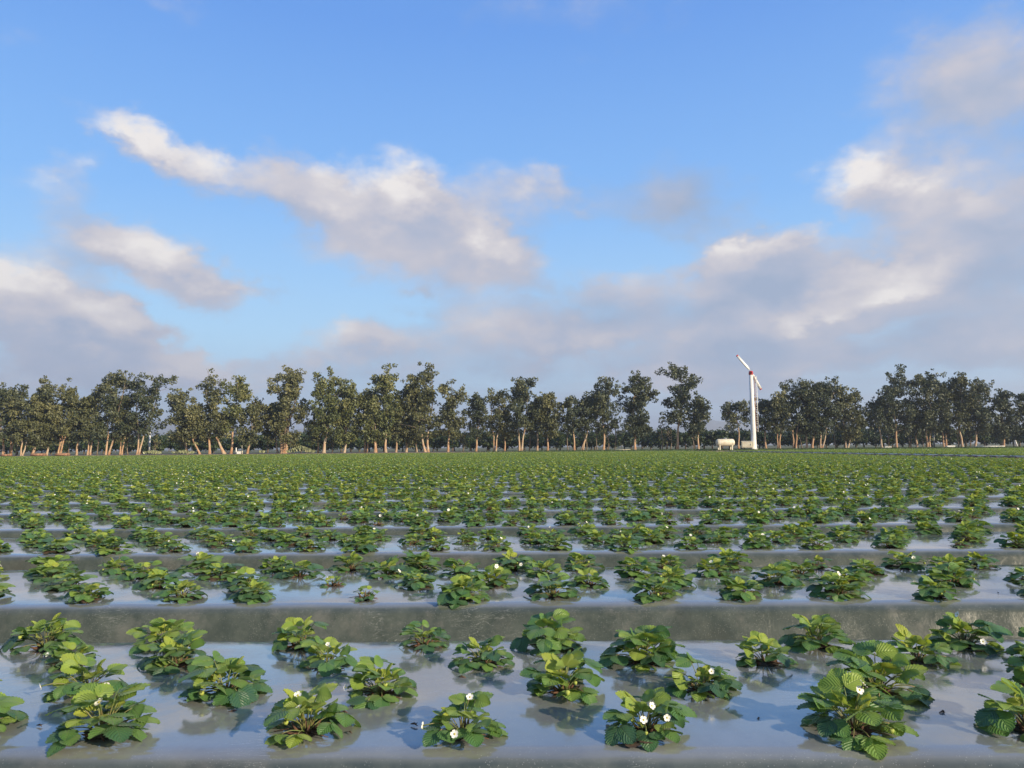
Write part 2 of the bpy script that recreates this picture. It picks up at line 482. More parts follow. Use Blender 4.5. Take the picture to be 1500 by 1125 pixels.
def mat_soil():
    m, g, out = material('dry_earth')
    tc = g.n('ShaderNodeTexCoord').outputs['Object']
    n1 = g.noise(tc, 0.08, 5, 0.6); n2 = g.noise(tc, 2.5, 6, 0.7)
    c = g.mix(g.ramp(n1, 0.35, 0.65), (0.235, 0.17, 0.115), (0.30, 0.225, 0.155))
    c = g.mix(g.ramp(n2, 0.4, 0.7), c, (0.16, 0.115, 0.075))
    # weeds and dry grass of the land beyond the field
    sp = g.n('ShaderNodeSeparateXYZ'); g.link(tc, sp.inputs[0])
    far = g.ramp(g.m('ADD', sp.outputs[1], g.m('MULTIPLY', g.noise(tc, 0.05, 3), 40)), 128, 150)
    c = g.mix(far, c, g.mix(g.ramp(g.noise(tc, 0.3, 4), 0.4, 0.6), (0.07, 0.09, 0.035), (0.13, 0.12, 0.06)))
    b = principled(g, Base_Color=c, Roughness=0.95, Normal=bump(g, n2, 0.8, 0.04))
    g.link(b.outputs[0], out.inputs[0])
    return m

M = {}
M['film'] = mat_film()
M['leaf'] = mat_leaf()
M['stalk'] = mat_simple('green_stalk', (0.13, 0.20, 0.05), 0.5, col2=(0.20, 0.15, 0.07), scale=25)
M['petal'] = mat_simple('white_petal', (0.82, 0.82, 0.76), 0.55, var=0.08)
M['eye'] = mat_simple('yellow_flower_centre', (0.55, 0.42, 0.04), 0.7, col2=(0.30, 0.34, 0.04), scale=300)
M['berry'] = mat_simple('unripe_berry', (0.42, 0.46, 0.09), 0.45, col2=(0.30, 0.38, 0.07), scale=120, bumps=0.5, dist=0.002)
M['crown'] = mat_simple('brown_crown', (0.14, 0.07, 0.04), 0.9, col2=(0.07, 0.04, 0.025), scale=60, bumps=0.7)
M['hole'] = mat_simple('planting_soil', (0.085, 0.06, 0.04), 0.95, col2=(0.045, 0.03, 0.02), scale=70, bumps=0.9)
M['litter'] = mat_simple('dead_leaf', (0.10, 0.06, 0.035), 0.8, col2=(0.04, 0.03, 0.02), scale=80)
M['soil'] = mat_soil()
M['bark'] = mat_bark()
M['greybark'] = mat_simple('grey_bark', (0.24, 0.19, 0.14), 0.85, col2=(0.13, 0.10, 0.07), scale=4, bumps=0.5, dist=0.03)
M['gum'] = mat_foliage('eucalyptus_leaves', (0.048, 0.064, 0.030), (0.122, 0.130, 0.055), (0.23, 0.22, 0.09))
M['gumshade'] = mat_foliage('shade_toned_eucalyptus_leaves', (0.030, 0.048, 0.029), (0.074, 0.092, 0.046), (0.15, 0.155, 0.073))  # darker leaf tone; cloud shadow on the row's right is put into this colour
M['gumlight'] = mat_foliage('olive_eucalyptus_leaves', (0.052, 0.074, 0.028), (0.13, 0.15, 0.052), (0.24, 0.235, 0.085))
M['citrus'] = mat_foliage('orchard_leaves', (0.012, 0.030, 0.012), (0.026, 0.052, 0.018), (0.065, 0.095, 0.03))
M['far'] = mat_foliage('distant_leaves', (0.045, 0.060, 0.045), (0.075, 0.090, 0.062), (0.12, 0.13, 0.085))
M['cactus'] = mat_foliage('pale_pads', (0.16, 0.19, 0.10), (0.28, 0.31, 0.17), (0.42, 0.43, 0.26), 0.0)
M['grass'] = mat_foliage('short_grass', (0.03, 0.06, 0.02), (0.05, 0.10, 0.03), (0.09, 0.14, 0.04), 0.2)
M['white'] = mat_simple('white_paint', (0.80, 0.79, 0.76), 0.4, col2=(0.70, 0.69, 0.65), scale=2.5)
M['cream'] = mat_simple('weathered_cream_paint', (0.72, 0.68, 0.54), 0.5, col2=(0.60, 0.52, 0.38), scale=2.2, detail=7)
M['red'] = mat_simple('red_paint', (0.52, 0.035, 0.03), 0.4)
M['rust'] = mat_simple('rusty_rail', (0.42, 0.25, 0.17), 0.7, col2=(0.25, 0.13, 0.08), scale=6)
M['dark'] = mat_simple('dark_metal', (0.05, 0.05, 0.05), 0.5)
M['grey'] = mat_simple('grey_metal', (0.30, 0.31, 0.32), 0.5)
M['log'] = mat_simple('cut_log', (0.40, 0.22, 0.14), 0.85, col2=(0.25, 0.14, 0.09), scale=3, bumps=0.5, dist=0.03)
M['hill'] = mat_simple('hillside', (0.10, 0.10, 0.07), 0.95, col2=(0.14, 0.12, 0.08), scale=0.004)

# ------------------------------------------------------------------ ground, hills
def build_ground():
    ys = list(np.arange(-60, 90, 10)) + [90, 93, 94.5, 96, 98, 100, 104, 110, 125, 150, 200, 300, 500, 900, 1600, 2800, 4400]
    ys = [-4400, -1500, -500, -150] + ys
    xs = [-4400, -2000, -900, -400, -200] + list(np.arange(-140, 141, 10)) + [200, 400, 900, 2000, 4400]
    v = []
    for y in ys:
        for x in xs:
            t = min(max((y - 93.0) / 5.0, 0), 1); t = t * t * (3 - 2 * t)
            z = 0.38 * t
            v.append((x, y, z))
    nx = len(xs)
    f = [(j * nx + i, j * nx + i + 1, (j + 1) * nx + i + 1, (j + 1) * nx + i) for j in range(len(ys) - 1) for i in range(nx - 1)]
    mb = MB(); mb.add(v, f)
    o = mesh_obj('ground', mb.mesh('ground', [M['soil']]))
    tag(o, kind='structure')

def build_hills():
    rng = random.Random(5)
    nx, ny = 120, 14
    v = []; f = []
    for j in range(ny):
        for i in range(nx):
            x = -3400 + 6800 * i / (nx - 1); y = 3000 + 1100 * j / (ny - 1)
            pr = max(0.0, math.sin(math.pi * j / (ny - 1))) ** 0.8
            h = 62 + 95 * mnoise.fractal(Vector((x * 0.0011, 3.1, 0)), 0.9, 2.0, 5) + 30 * math.exp(-((x - 950) / 500.0) ** 2)
            h += 30 * mnoise.fractal(Vector((x * 0.004, y * 0.004, 1.7)), 0.9, 2.0, 4)
            v.append((x, y, 0.2 + max(h, 8) * pr))
    f = [(j * nx + i, j * nx + i + 1, (j + 1) * nx + i + 1, (j + 1) * nx + i) for j in range(ny - 1) for i in range(nx - 1)]
    mb = MB(); mb.add(v, f)
    o = mesh_obj('hills', mb.mesh('hills', [M['hill']]))
    tag(o, kind='structure')
    return max(p[2] for p in v)

build_ground()
HILL_TOP = build_hills()

# ------------------------------------------------------------------ planting beds
YAW = -0.020                     # the beds run almost square to the view, a touch nearer on the right
PITCH_BED, TOPW, BZ = 1.63, 1.03, 0.28
FRONT0 = 1.755
LANE0, LANE1 = 20.6, 25.6

def fw(x, y):
    """field coordinates (along the beds, across them) to world"""
    return x, y + YAW * x

PROFILE = [(-0.30, 0.012), (-0.20, 0.022), (-0.13, 0.045), (-0.082, 0.10), (-0.056, 0.165), (-0.030, 0.232), (-0.012, 0.264), (0.006, 0.275),
           (0.05, 0.279), (0.16, 0.282), (0.30, 0.285), (0.42, 0.286), (0.515, 0.287), (0.61, 0.286), (0.73, 0.285), (0.87, 0.282),
           (0.98, 0.279), (1.018, 0.273), (1.04, 0.258), (1.058, 0.228), (1.085, 0.165), (1.115, 0.10), (1.16, 0.045), (1.23, 0.022), (1.33, 0.012)]

def bed(front, xa, xb, step, ends=True, near=False):
    n = max(2, int((xb - xa) / step))
    xs = [xa + (xb - xa) * i / n for i in range(n + 1)]
    if ends: xs = [xa - 0.09, xa - 0.05, xa - 0.02] + xs + [xb + 0.02, xb + 0.05, xb + 0.09]
    v = []
    m = len(PROFILE)
    for x in xs:
        e = min(x - xa, xb - x)
        sc = 1.0 if e > 0 or not ends else {0.02: 0.93, 0.05: 0.55, 0.09: 0.05}.get(round(-e, 2), 1.0)
        wob = 0.012 * mnoise.noise(Vector((x * 1.6, front, 0))) + 0.02 * mnoise.noise(Vector((x * 0.25, front, 5)))
        for (s_, z) in PROFILE:
            dz = 0.0; ds = wob
            k = min(1.0, z / 0.28)
            if near:
                dz = 0.0032 * k * mnoise.noise(Vector((x * 3.0, s_ * 4.0, front)))
                dz += 0.0010 * k * mnoise.noise(Vector((x * 14.0, s_ * 11.0, front)))
                if s_ < 0.0: ds += 0.008 * mnoise.noise(Vector((x * 9.0, z * 14.0, front)))
            X, Y = fw(x, front + s_ + ds)
            v.append((X, Y, 0.004 + (z + dz) * sc))
    f = [(i * m + j, (i + 1) * m + j, (i + 1) * m + j + 1, i * m + j + 1) for i in range(len(xs) - 1) for j in range(m - 1)]
    mb = MB(); mb.add(v, f)
    if ends:
        for q in range(len(mb.mi)):
            i = q // (m - 1)
            if i < 3 or i >= len(xs) - 4: mb.mi[q] = 1
    o = mesh_obj('planting_bed', mb.mesh('planting_bed', [M['film'], M['soil']]))
    tag(o, kind='structure')
    o.data['front'] = front
    return o

NBED = 56                        # beds in front of the tree row
for b in range(-1, NBED):
    fr = FRONT0 + b * PITCH_BED
    if b < 5:
        hx = 4.5 + 0.8 * fr
        bed(fr, -hx, hx, 0.045 if b < 2 else 0.09, ends=False, near=True)
        bed(fr, -62, -hx, 1.0, ends=False); bed(fr, hx, LANE0, 1.0, ends=True)
    else:
        bed(fr, -75, LANE0, 0.6, near=False)
    if b > 10: bed(fr, LANE1, 105, 1.2)

# ------------------------------------------------------------------ strawberry plants
def leaflet(rows, cols, rng, fold=0.22, curl=0.25, width=0.47, teeth=True):
    """one toothed leaflet: base at the origin, tip at +X, length 1"""
    v = []; uv = []
    for i in range(rows + 1):
        t = i / rows
        w = width * max(0.0, math.sin(math.pi * min(1, t ** 0.78 * 0.985 + 0.005))) ** 0.62
        if i == rows: w = width * 0.16
        if i == 0: w = 0.02
        tooth = 1.0
        if teeth and 1 < i: tooth = 1.09 if i % 2 else 0.90
        for j in range(cols + 1):
            u = -1 + 2 * j / cols
            edge = abs(u) > 0.999
            ww = w * (tooth if edge else 1)
            x = t + (0.025 if (edge and i % 2 and teeth) else 0) - 0.03 * abs(u) * (1 - t)
            z = fold * abs(u) * w - curl * t * t * 0.6 + 0.018 * math.cos(2 * math.pi * (t * 7 - abs(u) * 3.0)) * (1 - abs(u) * 0.2)
            z += 0.02 * math.sin(3.0 * u + 5 * t + rng.random() * 0.2) - 0.22 * (abs(u) * w) ** 2
            v.append((x, u * ww, z)); uv.append((u, t))
    f = [(i * (cols + 1) + j, (i + 1) * (cols + 1) + j, (i + 1) * (cols + 1) + j + 1, i * (cols + 1) + j + 1) for i in range(rows) for j in range(cols)]
    return v, f, uv

def petiole_path(L, e0, e1, n=6):
    p = Vector((0, 0, 0)); out = [p.copy()]
    for i in range(n):
        a = rad(e0 + (e1 - e0) * ((i + 0.5) / n) ** 1.2)
        p = p + Vector((math.cos(a), 0, math.sin(a))) * (L / n)
        out.append(p.copy())
    return out

LEAF_KINDS = []          # each: petiole collector, list of (leaflet matrix, leaflet variant), tone
_rng = random.Random(77)
LEAFLET_V = [dict(fold=0.20, curl=0.22, width=0.47), dict(fold=0.34, curl=0.30, width=0.45), dict(fold=0.10, curl=0.36, width=0.50),
             dict(fold=0.55, curl=0.10, width=0.42), dict(fold=0.26, curl=0.05, width=0.48)]
KINDS = [  # L, e0, e1, blade pitch, leaflet size, tone
    (0.0840, 38, -18, -26, 0.0558, 0.21), (0.0720, 44, -8, -18, 0.0525, 0.31), (0.0920, 51, -4, -30, 0.0574, 0.17), (0.0640, 36, -11, -12, 0.0476, 0.41),
    (0.0840, 62, 22, 4, 0.0558, 0.39), (0.0760, 68, 30, 14, 0.0525, 0.49), (0.0896, 70, 34, -4, 0.0574, 0.29), (0.0720, 60, 15, 20, 0.0492, 0.59),
    (0.0840, 82, 62, 32, 0.0525, 0.55), (0.0784, 85, 70, 48, 0.0476, 0.71), (0.0704, 80, 66, 60, 0.0410, 0.87), (0.0896, 78, 55, 20, 0.0558, 0.45),
    (0.0480, 75, 60, 45, 0.0312, 0.95), (0.0440, 60, 35, 30, 0.0295, 0.85)]
OUTER, MIDDLE, UPPER, YOUNG = [0, 1, 2, 3], [4, 5, 6, 7], [8, 9, 10, 11], [12, 13]
for ki, (L, e0, e1, bp, sz, tone) in enumerate(KINDS):
    path = petiole_path(L, e0, e1)
    pm = MB(); tube(pm, path, [0.0018 - 0.0006 * i / 6 for i in range(7)], 5, 0, 0.5)
    tip = path[-1]
    base = Matrix.Translation(tip) @ Matrix.Rotation(-rad(bp), 4, 'Y')
    lf = []
    for yw in (0, 1, -1):
        ya = yw * rad(68 + _rng.uniform(-9, 9)) + rad(_rng.uniform(-7, 7))
        roll = rad(_rng.uniform(-16, 16)) - yw * rad(8)
        drop = rad(_rng.uniform(-2, 16))
        s_ = sz * (1.0 if yw == 0 else 0.90) * _rng.uniform(0.93, 1.07)
        mt = base @ Matrix.Rotation(ya, 4, 'Z') @ Matrix.Rotation(drop, 4, 'Y') @ Matrix.Rotation(roll, 4, 'X') @ Matrix.Translation((0.0035, 0, 0)) @ Matrix.Diagonal((s_, s_, s_, 1))
        vv = 3 if ki in (10, 12, 13) else _rng.choice([0, 1, 2, 4, 0])
        lf.append((mt, vv))
    LEAF_KINDS.append((pm, lf, tone))

def leaflet_mb(vi, rows, cols, tone, teeth=True):
    mb = MB()
    v, f, uv = leaflet(rows, cols, random.Random(vi), teeth=teeth, **LEAFLET_V[vi])
    mb.add(v, f, 0, tone, uv)
    return mb
_cache = {}
def leaflet_mesh(vi, tone):
    k = (vi, round(tone, 2))
    if k not in _cache: _cache[k] = leaflet_mb(vi, 15, 6, tone).mesh('leaflet', [M['leaf']])
    return _cache[k]
PETIOLE_MESH = [k[0].mesh('leaf', [M['stalk']]) for k in LEAF_KINDS]

def whole_leaf(ki, rows, cols, teeth):
    """stalk and three leaflets in one collector; material 0 leaf, 1 stalk"""
    pm, lf, tone = LEAF_KINDS[ki]
    mb = MB()
    for n_, (mt, vi) in enumerate(lf):
        mb.merge(leaflet_mb(vi, rows, cols, tone + 0.05 * (n_ - 1), teeth), mt)
    st = MB(); pts = petiole_path(*KINDS[ki][:3], n=3); tube(st, pts, [0.0022] * 4, 3, 1, 0.5, cap=False)
    mb.merge(st)
    return mb
WHOLE_LEAF = [whole_leaf(k, 8, 4, True) for k in range(len(KINDS))]
DEAD_MESH = WHOLE_LEAF[0].mesh('dead_leaf', [M['litter'], M['litter']])
WHOLE_LEAF_MESH = [w.mesh('leaf', [M['leaf'], M['stalk']]) for w in WHOLE_LEAF]

def flower_mb():
    """white five-petalled flower facing +Z, radius about 1; material 0 petal, 1 stalk"""
    mb = MB()
    for k in range(5):
        a = 2 * math.pi * k / 5
        v = []
        for (r, w, z) in ((0.18, 0.10, 0.0), (0.45, 0.34, 0.04), (0.75, 0.42, 0.14), (0.95, 0.26, 0.22)):
            v += [(r, -w, z + 0.05), (r, 0, z), (r, w, z + 0.05)]
        f = [(i * 3 + j, i * 3 + j + 1, (i + 1) * 3 + j + 1, (i + 1) * 3 + j) for i in range(3) for j in range(2)]
        ca, sa = math.cos(a), math.sin(a)
        v = [(x * ca - y * sa, x * sa + y * ca, z) for x, y, z in v]
        mb.add(v, f, 0)
    for k in range(5):      # green calyx under the petals
        a = 2 * math.pi * (k + 0.5) / 5; ca, sa = math.cos(a), math.sin(a)
        v = [(0.1, -0.12, -0.05), (0.1, 0.12, -0.05), (0.85, 0.0, -0.02)]
        mb.add([(x * ca - y * sa, x * sa + y * ca, z) for x, y, z in v], [(0, 1, 2)], 1)
    return mb
FLOWER = flower_mb()
FLOWER_MESH = FLOWER.mesh('flower', [M['petal'], M['stalk']])
def dome(mi=0):
    mb = MB(); v = [(0, 0, 0.26)]; f = []
    for r, z in ((0.14, 0.22), (0.25, 0.05)):
        for k in range(8): v.append((r * math.cos(k * math.pi / 4), r * math.sin(k * math.pi / 4), z))
    for k in range(8):
        k2 = (k + 1) % 8
        f += [(0, 1 + k, 1 + k2), (1 + k, 9 + k, 9 + k2, 1 + k2)]
    mb.add(v, f, mi); return mb
EYE_MESH = dome().mesh('flower_centre', [M['eye']])
def berry_mb():
    mb = MB(); rings = [(0.0, 0.0), (0.62, 0.12), (0.95, 0.5), (0.8, 1.0), (0.42, 1.5), (0.0, 1.75)]
    v = [(0, 0, 0)]; 
    for r, z in rings[1:-1]:
        for k in range(8): v.append((r * math.cos(k * math.pi / 4), r * math.sin(k * math.pi / 4), -z))
    v.append((0, 0, -1.75)); n = len(v) - 1; f = []
    for k in range(8):
        k2 = (k + 1) % 8
        f.append((0, 1 + k2, 1 + k)); f.append((n, n - 8 + k, n - 8 + k2))
        for i in range(3): f.append((1 + i * 8 + k, 1 + i * 8 + k2, 9 + i * 8 + k2, 9 + i * 8 + k))
    mb.add(v, f, 0)
    for k in range(6):
        a = k * math.pi / 3; ca, sa = math.cos(a), math.sin(a)
        mb.add([(-0.25 * sa, 0.25 * ca, 0.05), (0.25 * sa, -0.25 * ca, 0.05), (1.25 * ca, 1.25 * sa, 0.05)], [(0, 1, 2)], 1)
    return mb
BERRY = berry_mb()
BERRY_MESH = BERRY.mesh('berry', [M['berry'], M['stalk']])
def crown_mb():
    mb = MB(); rng = random.Random(3)
    for k in range(9):
        a = rng.uniform(0, 6.28); r = rng.uniform(0.002, 0.02); e = rng.uniform(20, 80)
        p0 = Vector((r * math.cos(a), r * math.sin(a), -0.004)); d = Vector((math.cos(a) * math.cos(rad(e)), math.sin(a) * math.cos(rad(e)), math.sin(rad(e))))
        tube(mb, [p0, p0 + d * 0.018, p0 + d * 0.036], [0.006, 0.0045, 0.001], 5, 0)
    for k in range(4):      # withered stalks lying on the film
        a = rng.uniform(0, 6.28); L = rng.uniform(0.04, 0.09)
        tube(mb, [(0, 0, 0.006), (L * 0.5 * math.cos(a), L * 0.5 * math.sin(a), 0.008), (L * math.cos(a + 0.2), L * math.sin(a + 0.2), 0.004)], [0.002, 0.0018, 0.001], 4, 0)
    return mb
CROWN = crown_mb(); CROWN_MESH = CROWN.mesh('crown', [M['crown']])
def hole_mb():
    mb = MB(); rng = random.Random(8); v = [(0, 0, 0.006)]; n = 12
    for k in range(n):
        r = 0.036 * rng.uniform(0.75, 1.2); a = 6.2832 * k / n
        v.append((r * 1.3 * math.cos(a), r * math.sin(a), 0.002))
    mb.add(v, [(0, 1 + k, 1 + (k + 1) % n) for k in range(n)], 0); return mb
HOLE = hole_mb(); HOLE_MESH = HOLE.mesh('planting_hole', [M['hole']])
STALK_CACHE = {}
def flower_stalk(L, e0, e1):
    pts = petiole_path(L, e0, e1, 5)
    return pts

def leaf_list(rng, n, size):
    """(kind, azimuth, scale) for the leaves of one plant"""
    out = []
    az = rng.uniform(0, 6.28)
    no = int(n * 0.38); nm = int(n * 0.32); nu = int(n * 0.20)
    kinds = [rng.choice(OUTER) for _ in range(no)] + [rng.choice(MIDDLE) for _ in range(nm)] + [rng.choice(UPPER) for _ in range(nu)] + [rng.choice(YOUNG) for _ in range(n - no - nm - nu)]
    for i, k in enumerate(kinds):
        az += 2.39996 + rng.uniform(-0.35, 0.35)
        out.append((k, az, size * rng.uniform(0.82, 1.15)))
    return out

def stalk_matrix(az, s): return Matrix.Rotation(az, 4, 'Z') @ Matrix.Diagonal((s, s, s, 1))

def flower_frame(L, e0, e1, tilt):
    p = petiole_path(L, e0, e1, 5)[-1]
    return Matrix.Translation(p) @ Matrix.Rotation(rad(tilt), 4, 'Y')

FL_KINDS = [(0.11, 60, 5, 55), (0.10, 75, 35, 35), (0.12, 45, -10, 75), (0.10, 85, 60, 45)]
def stem_mesh(i):
    if i not in STALK_CACHE:
        mb = MB(); L, e0, e1, _ = FL_KINDS[i]; tube(mb, petiole_path(L, e0, e1, 5), [0.0017] * 6, 4, 0)
        STALK_CACHE[i] = mb.mesh('flower_stalk', [M['stalk']])
    return STALK_CACHE[i]

def plant(x, y, z, rng, n, size, flowers, berries, detail, label, group, z_up=False):
    root = empty('strawberry_plant', (x, y, z), 0)
    tag(root, label, 'strawberry plant', group)
    for (k, az, s_) in leaf_list(rng, n, size):
        if detail == 2:
            lf = mesh_obj('leaf', PETIOLE_MESH[k], root)
            pm, lfs, tone = LEAF_KINDS[k]
            tt = min(0.95, max(0.02, tone + rng.choice([-0.12, -0.06, 0, 0, 0.06, 0.14])))
            for mt, vi in lfs:
                c = mesh_obj('leaflet', leaflet_mesh(vi, tt), lf); c.matrix_basis = mt
        else:
            lf = mesh_obj('leaf', WHOLE_LEAF_MESH[k], root)
        lf.location = (0.008 * math.cos(az), 0.008 * math.sin(az), 0.004)
        lf.rotation_euler = (rng.uniform(-0.14, 0.14), rng.uniform(-0.16, 0.12), az)
        lf.scale = (s_, s_, s_ * (0.95 if z_up else 0.82))
    mesh_obj('crown', CROWN_MESH, root)
    if rng.random() < 0.45:
        dl = mesh_obj('dead_leaf', DEAD_MESH, root, (0, 0, 0.010)); az = rng.uniform(0, 6.28); q = size * rng.uniform(0.7, 1.05)
        dl.rotation_euler = (0, 0.05, az); dl.scale = (q, q, q * 0.35)
    h = mesh_obj('planting_hole', HOLE_MESH, root); h.rotation_euler.z = rng.uniform(-0.4, 0.4)
    for az in flowers:
        fi = rng.randrange(4); st = mesh_obj('flower_stalk', stem_mesh(fi), root); st.rotation_euler.z = az
        sc = size * rng.uniform(0.95, 1.15); st.scale = (sc,) * 3
        r_ = rng.uniform(0.009, 0.0115)
        fm = flower_frame(*FL_KINDS[fi]) @ Euler((rng.uniform(-0.7, 0.7), rng.uniform(-0.6, 0.6), rng.uniform(0, 6))).to_matrix().to_4x4() @ Matrix.Diagonal((r_, r_, r_, 1)); flm = mesh_obj('flower', FLOWER_MESH, st); flm.matrix_basis = fm
        if detail == 2:
            ey = mesh_obj('flower_centre', EYE_MESH, st); ey.matrix_basis = fm
    for az in berries:
        fi = rng.choice([0, 2]); st = mesh_obj('flower_stalk', stem_mesh(fi), root); st.rotation_euler.z = az
        sc = size * rng.uniform(0.8, 1.0); st.scale = (sc,) * 3
        L, e0, e1, _ = FL_KINDS[fi]; p = petiole_path(L, e0, e1, 5)[-1]; r_ = rng.uniform(0.006, 0.009)
        be = mesh_obj('berry', BERRY_MESH, st); be.matrix_basis = Matrix.Translation(p) @ Matrix.Rotation(rad(rng.uniform(-50, 30)), 4, 'Y') @ Matrix.Diagonal((r_, r_, r_, 1))
    return root

ORD = ['first', 'second', 'third', 'fourth', 'fifth', 'sixth', 'seventh', 'eighth', 'ninth', 'tenth', 'eleventh', 'twelfth', 'thirteenth', 'fourteenth', 'fifteenth',
       'sixteenth', 'seventeenth', 'eighteenth', 'nineteenth', 'twentieth'] + ['twenty-' + w for w in ('first', 'second', 'third', 'fourth', 'fifth', 'sixth', 'seventh', 'eighth', 'ninth')]
LINE = ['front line', 'second line', 'third line', 'back line']
BED = ['nearest bed', 'second bed', 'third bed', 'fourth bed', 'fifth bed']
LINES_Y = [0.115, 0.40, 0.675, 0.90]
HFOV_K = 750.0 / FPX

# plants of the nearest bed: (photo x, line, size, leaves, flowers, berries, label)
def px_x(px, Y):                 # along-bed position that shows at photo column px
    return (px - 750) / FPX * Y * 1.03
NEAREST = [
 (6, 0, 0.95, 9, 0, 0, 'strawberry plant cut off by the left edge, in the front line of the nearest bed'),
 (186, 0, 1.16, 13, 1, 0, 'broad strawberry plant with one white flower, leftmost whole plant of the nearest front line'),
 (462, 0, 1.02, 12, 2, 1, 'low strawberry plant with two white flowers, second whole plant of the nearest front line'),
 (678, 0, 0.95, 10, 3, 0, 'sparse strawberry plant with three white flowers near bottom centre, in the nearest front line'),
 (930, 0, 0.95, 12, 3, 1, 'strawberry plant with white flowers and pale berry, right of bottom centre, nearest front line'),
 (1218, 0, 1.18, 13, 2, 2, 'largest strawberry plant of the nearest front line, white flowers above a green fruit cluster'),
 (1462, 0, 1.05, 9, 0, 0, 'open leggy strawberry plant at the right end of the nearest front line'),
 (155, 1, 1.02, 12, 2, 0, 'strawberry plant with white flowers at left, second line of the nearest bed'),
 (352, 1, 1.14, 14, 0, 1, 'tall bright green strawberry plant with pale berry cluster at left, nearest second line'),
 (566, 1, 1.02, 12, 1, 1, 'light green strawberry plant left of centre, second line of the nearest bed'),
 (818, 1, 1.10, 14, 0, 2, 'tall yellow-green strawberry plant right of centre, second line of the nearest bed'),
 (1010, 1, 0.92, 11, 1, 1, 'small strawberry plant with a red dead stalk at its side, nearest second line'),
 (1248, 1, 1.22, 16, 0, 1, 'big spreading strawberry plant at right, second line of the nearest bed'),
 (1498, 1, 1.15, 14, 0, 0, 'strawberry plant cut off by the right edge, second line of the nearest bed'),
 (-18, 1, 1.0, 11, 0, 0, None),
 (132, 2, 0.80, 9, 1, 1, 'small strawberry plant, leftmost in the third line of the nearest bed'),
 (280, 2, 1.08, 14, 0, 0, 'full strawberry plant at left, second in the third line of the nearest bed'),
 (492, 2, 0.90, 10, 1, 1, 'strawberry plant with one open white flower, third in the nearest third line'),
 (706, 2, 0.92, 11, 0, 0, 'neat dark strawberry plant in the middle, third line of the nearest bed'),
 (928, 2, 1.18, 17, 0, 0, 'dense dome-shaped strawberry plant right of centre, third line of the nearest bed'),
 (1098, 2, 0.92, 9, 0, 0, 'thin strawberry plant leaning left on bare red stalks, third line of the nearest bed'),
 (1312, 2, 1.02, 11, 0, 0, 'open strawberry plant right of the big spreading one, third line of the nearest bed'),
 (1490, 2, 1.05, 12, 0, 0, 'strawberry plant at the right edge, third line of the nearest bed'),
 (100, 3, 1.10, 13, 0, 1, 'wide low strawberry plant at left, back line of the nearest bed'),
 (262, 3, 1.0, 12, 0, 0, 'strawberry plant with upright bright leaves, second in the nearest back line'),
 (452, 3, 0.95, 11, 0, 0, 'strawberry plant with one pale leaf on top, third in the nearest back line'),
 (625, 3, 0.85, 10, 0, 0, 'smallest strawberry plant of the back line of the nearest bed'),
 (797, 3, 1.10, 14, 0, 0, 'leafy strawberry plant right of centre, back line of the nearest bed'),
 (1168, 3, 1.12, 14, 0, 0, 'leafy strawberry plant at right, fifth whole plant of the nearest back line'),
 (1372, 3, 1.10, 13, 2, 0, 'strawberry plant with two small white flowers at right, nearest back line'),
]
prng = random.Random(2024)
PLANTED = []      # every planting position (field x, field y, bed, line) of the far part goes to the joined object
count = 0
for (px, ln, size, n, fl, be, label) in NEAREST:
    fy = FRONT0 + LINES_Y[ln]
    fx = px_x(px, fy + YAW * (px - 750) / FPX * fy)
    X, Y = fw(fx, fy + prng.uniform(-0.015, 0.015))
    if label is None:
        PLANTED.append((X, Y, size)); continue
    fl_az = [rad(-90 + prng.uniform(-65, 65)) for _ in range(fl)]
    be_az = [rad(-90 + prng.uniform(-50, 50)) for _ in range(be)]
    plant(X, Y, BZ + 0.008, prng, int(n * 1.45) + 4, size * 0.90, fl_az, be_az, 2, label, 'strawberry plants in the beds', True); count += 1

SPACE = 0.43
def line_positions(b, ln, x0, x1):
    off = (0.5 if ln % 2 else 0.0) + 0.37 * b
    k0 = math.floor(x0 / SPACE - off)
    out = []
    k = k0
    while (k + off) * SPACE < x1:
        r = random.Random(b * 7919 + ln * 104729 + k)
        out.append(((k + off) * SPACE + r.uniform(-0.055, 0.055), FRONT0 + b * PITCH_BED + LINES_Y[ln] + r.uniform(-0.025, 0.025), r))
        k += 1
    return out

# margins of the nearest bed outside the frame
for ln in range(4):
    half = HFOV_K * (FRONT0 + LINES_Y[ln]) * 1.03 + 0.22
    for (fx, fy, r) in line_positions(0, ln, -6, 6):
        if abs(fx) > half + 0.25: PLANTED.append(fw(fx, fy) + (r.uniform(0.9, 1.15),))

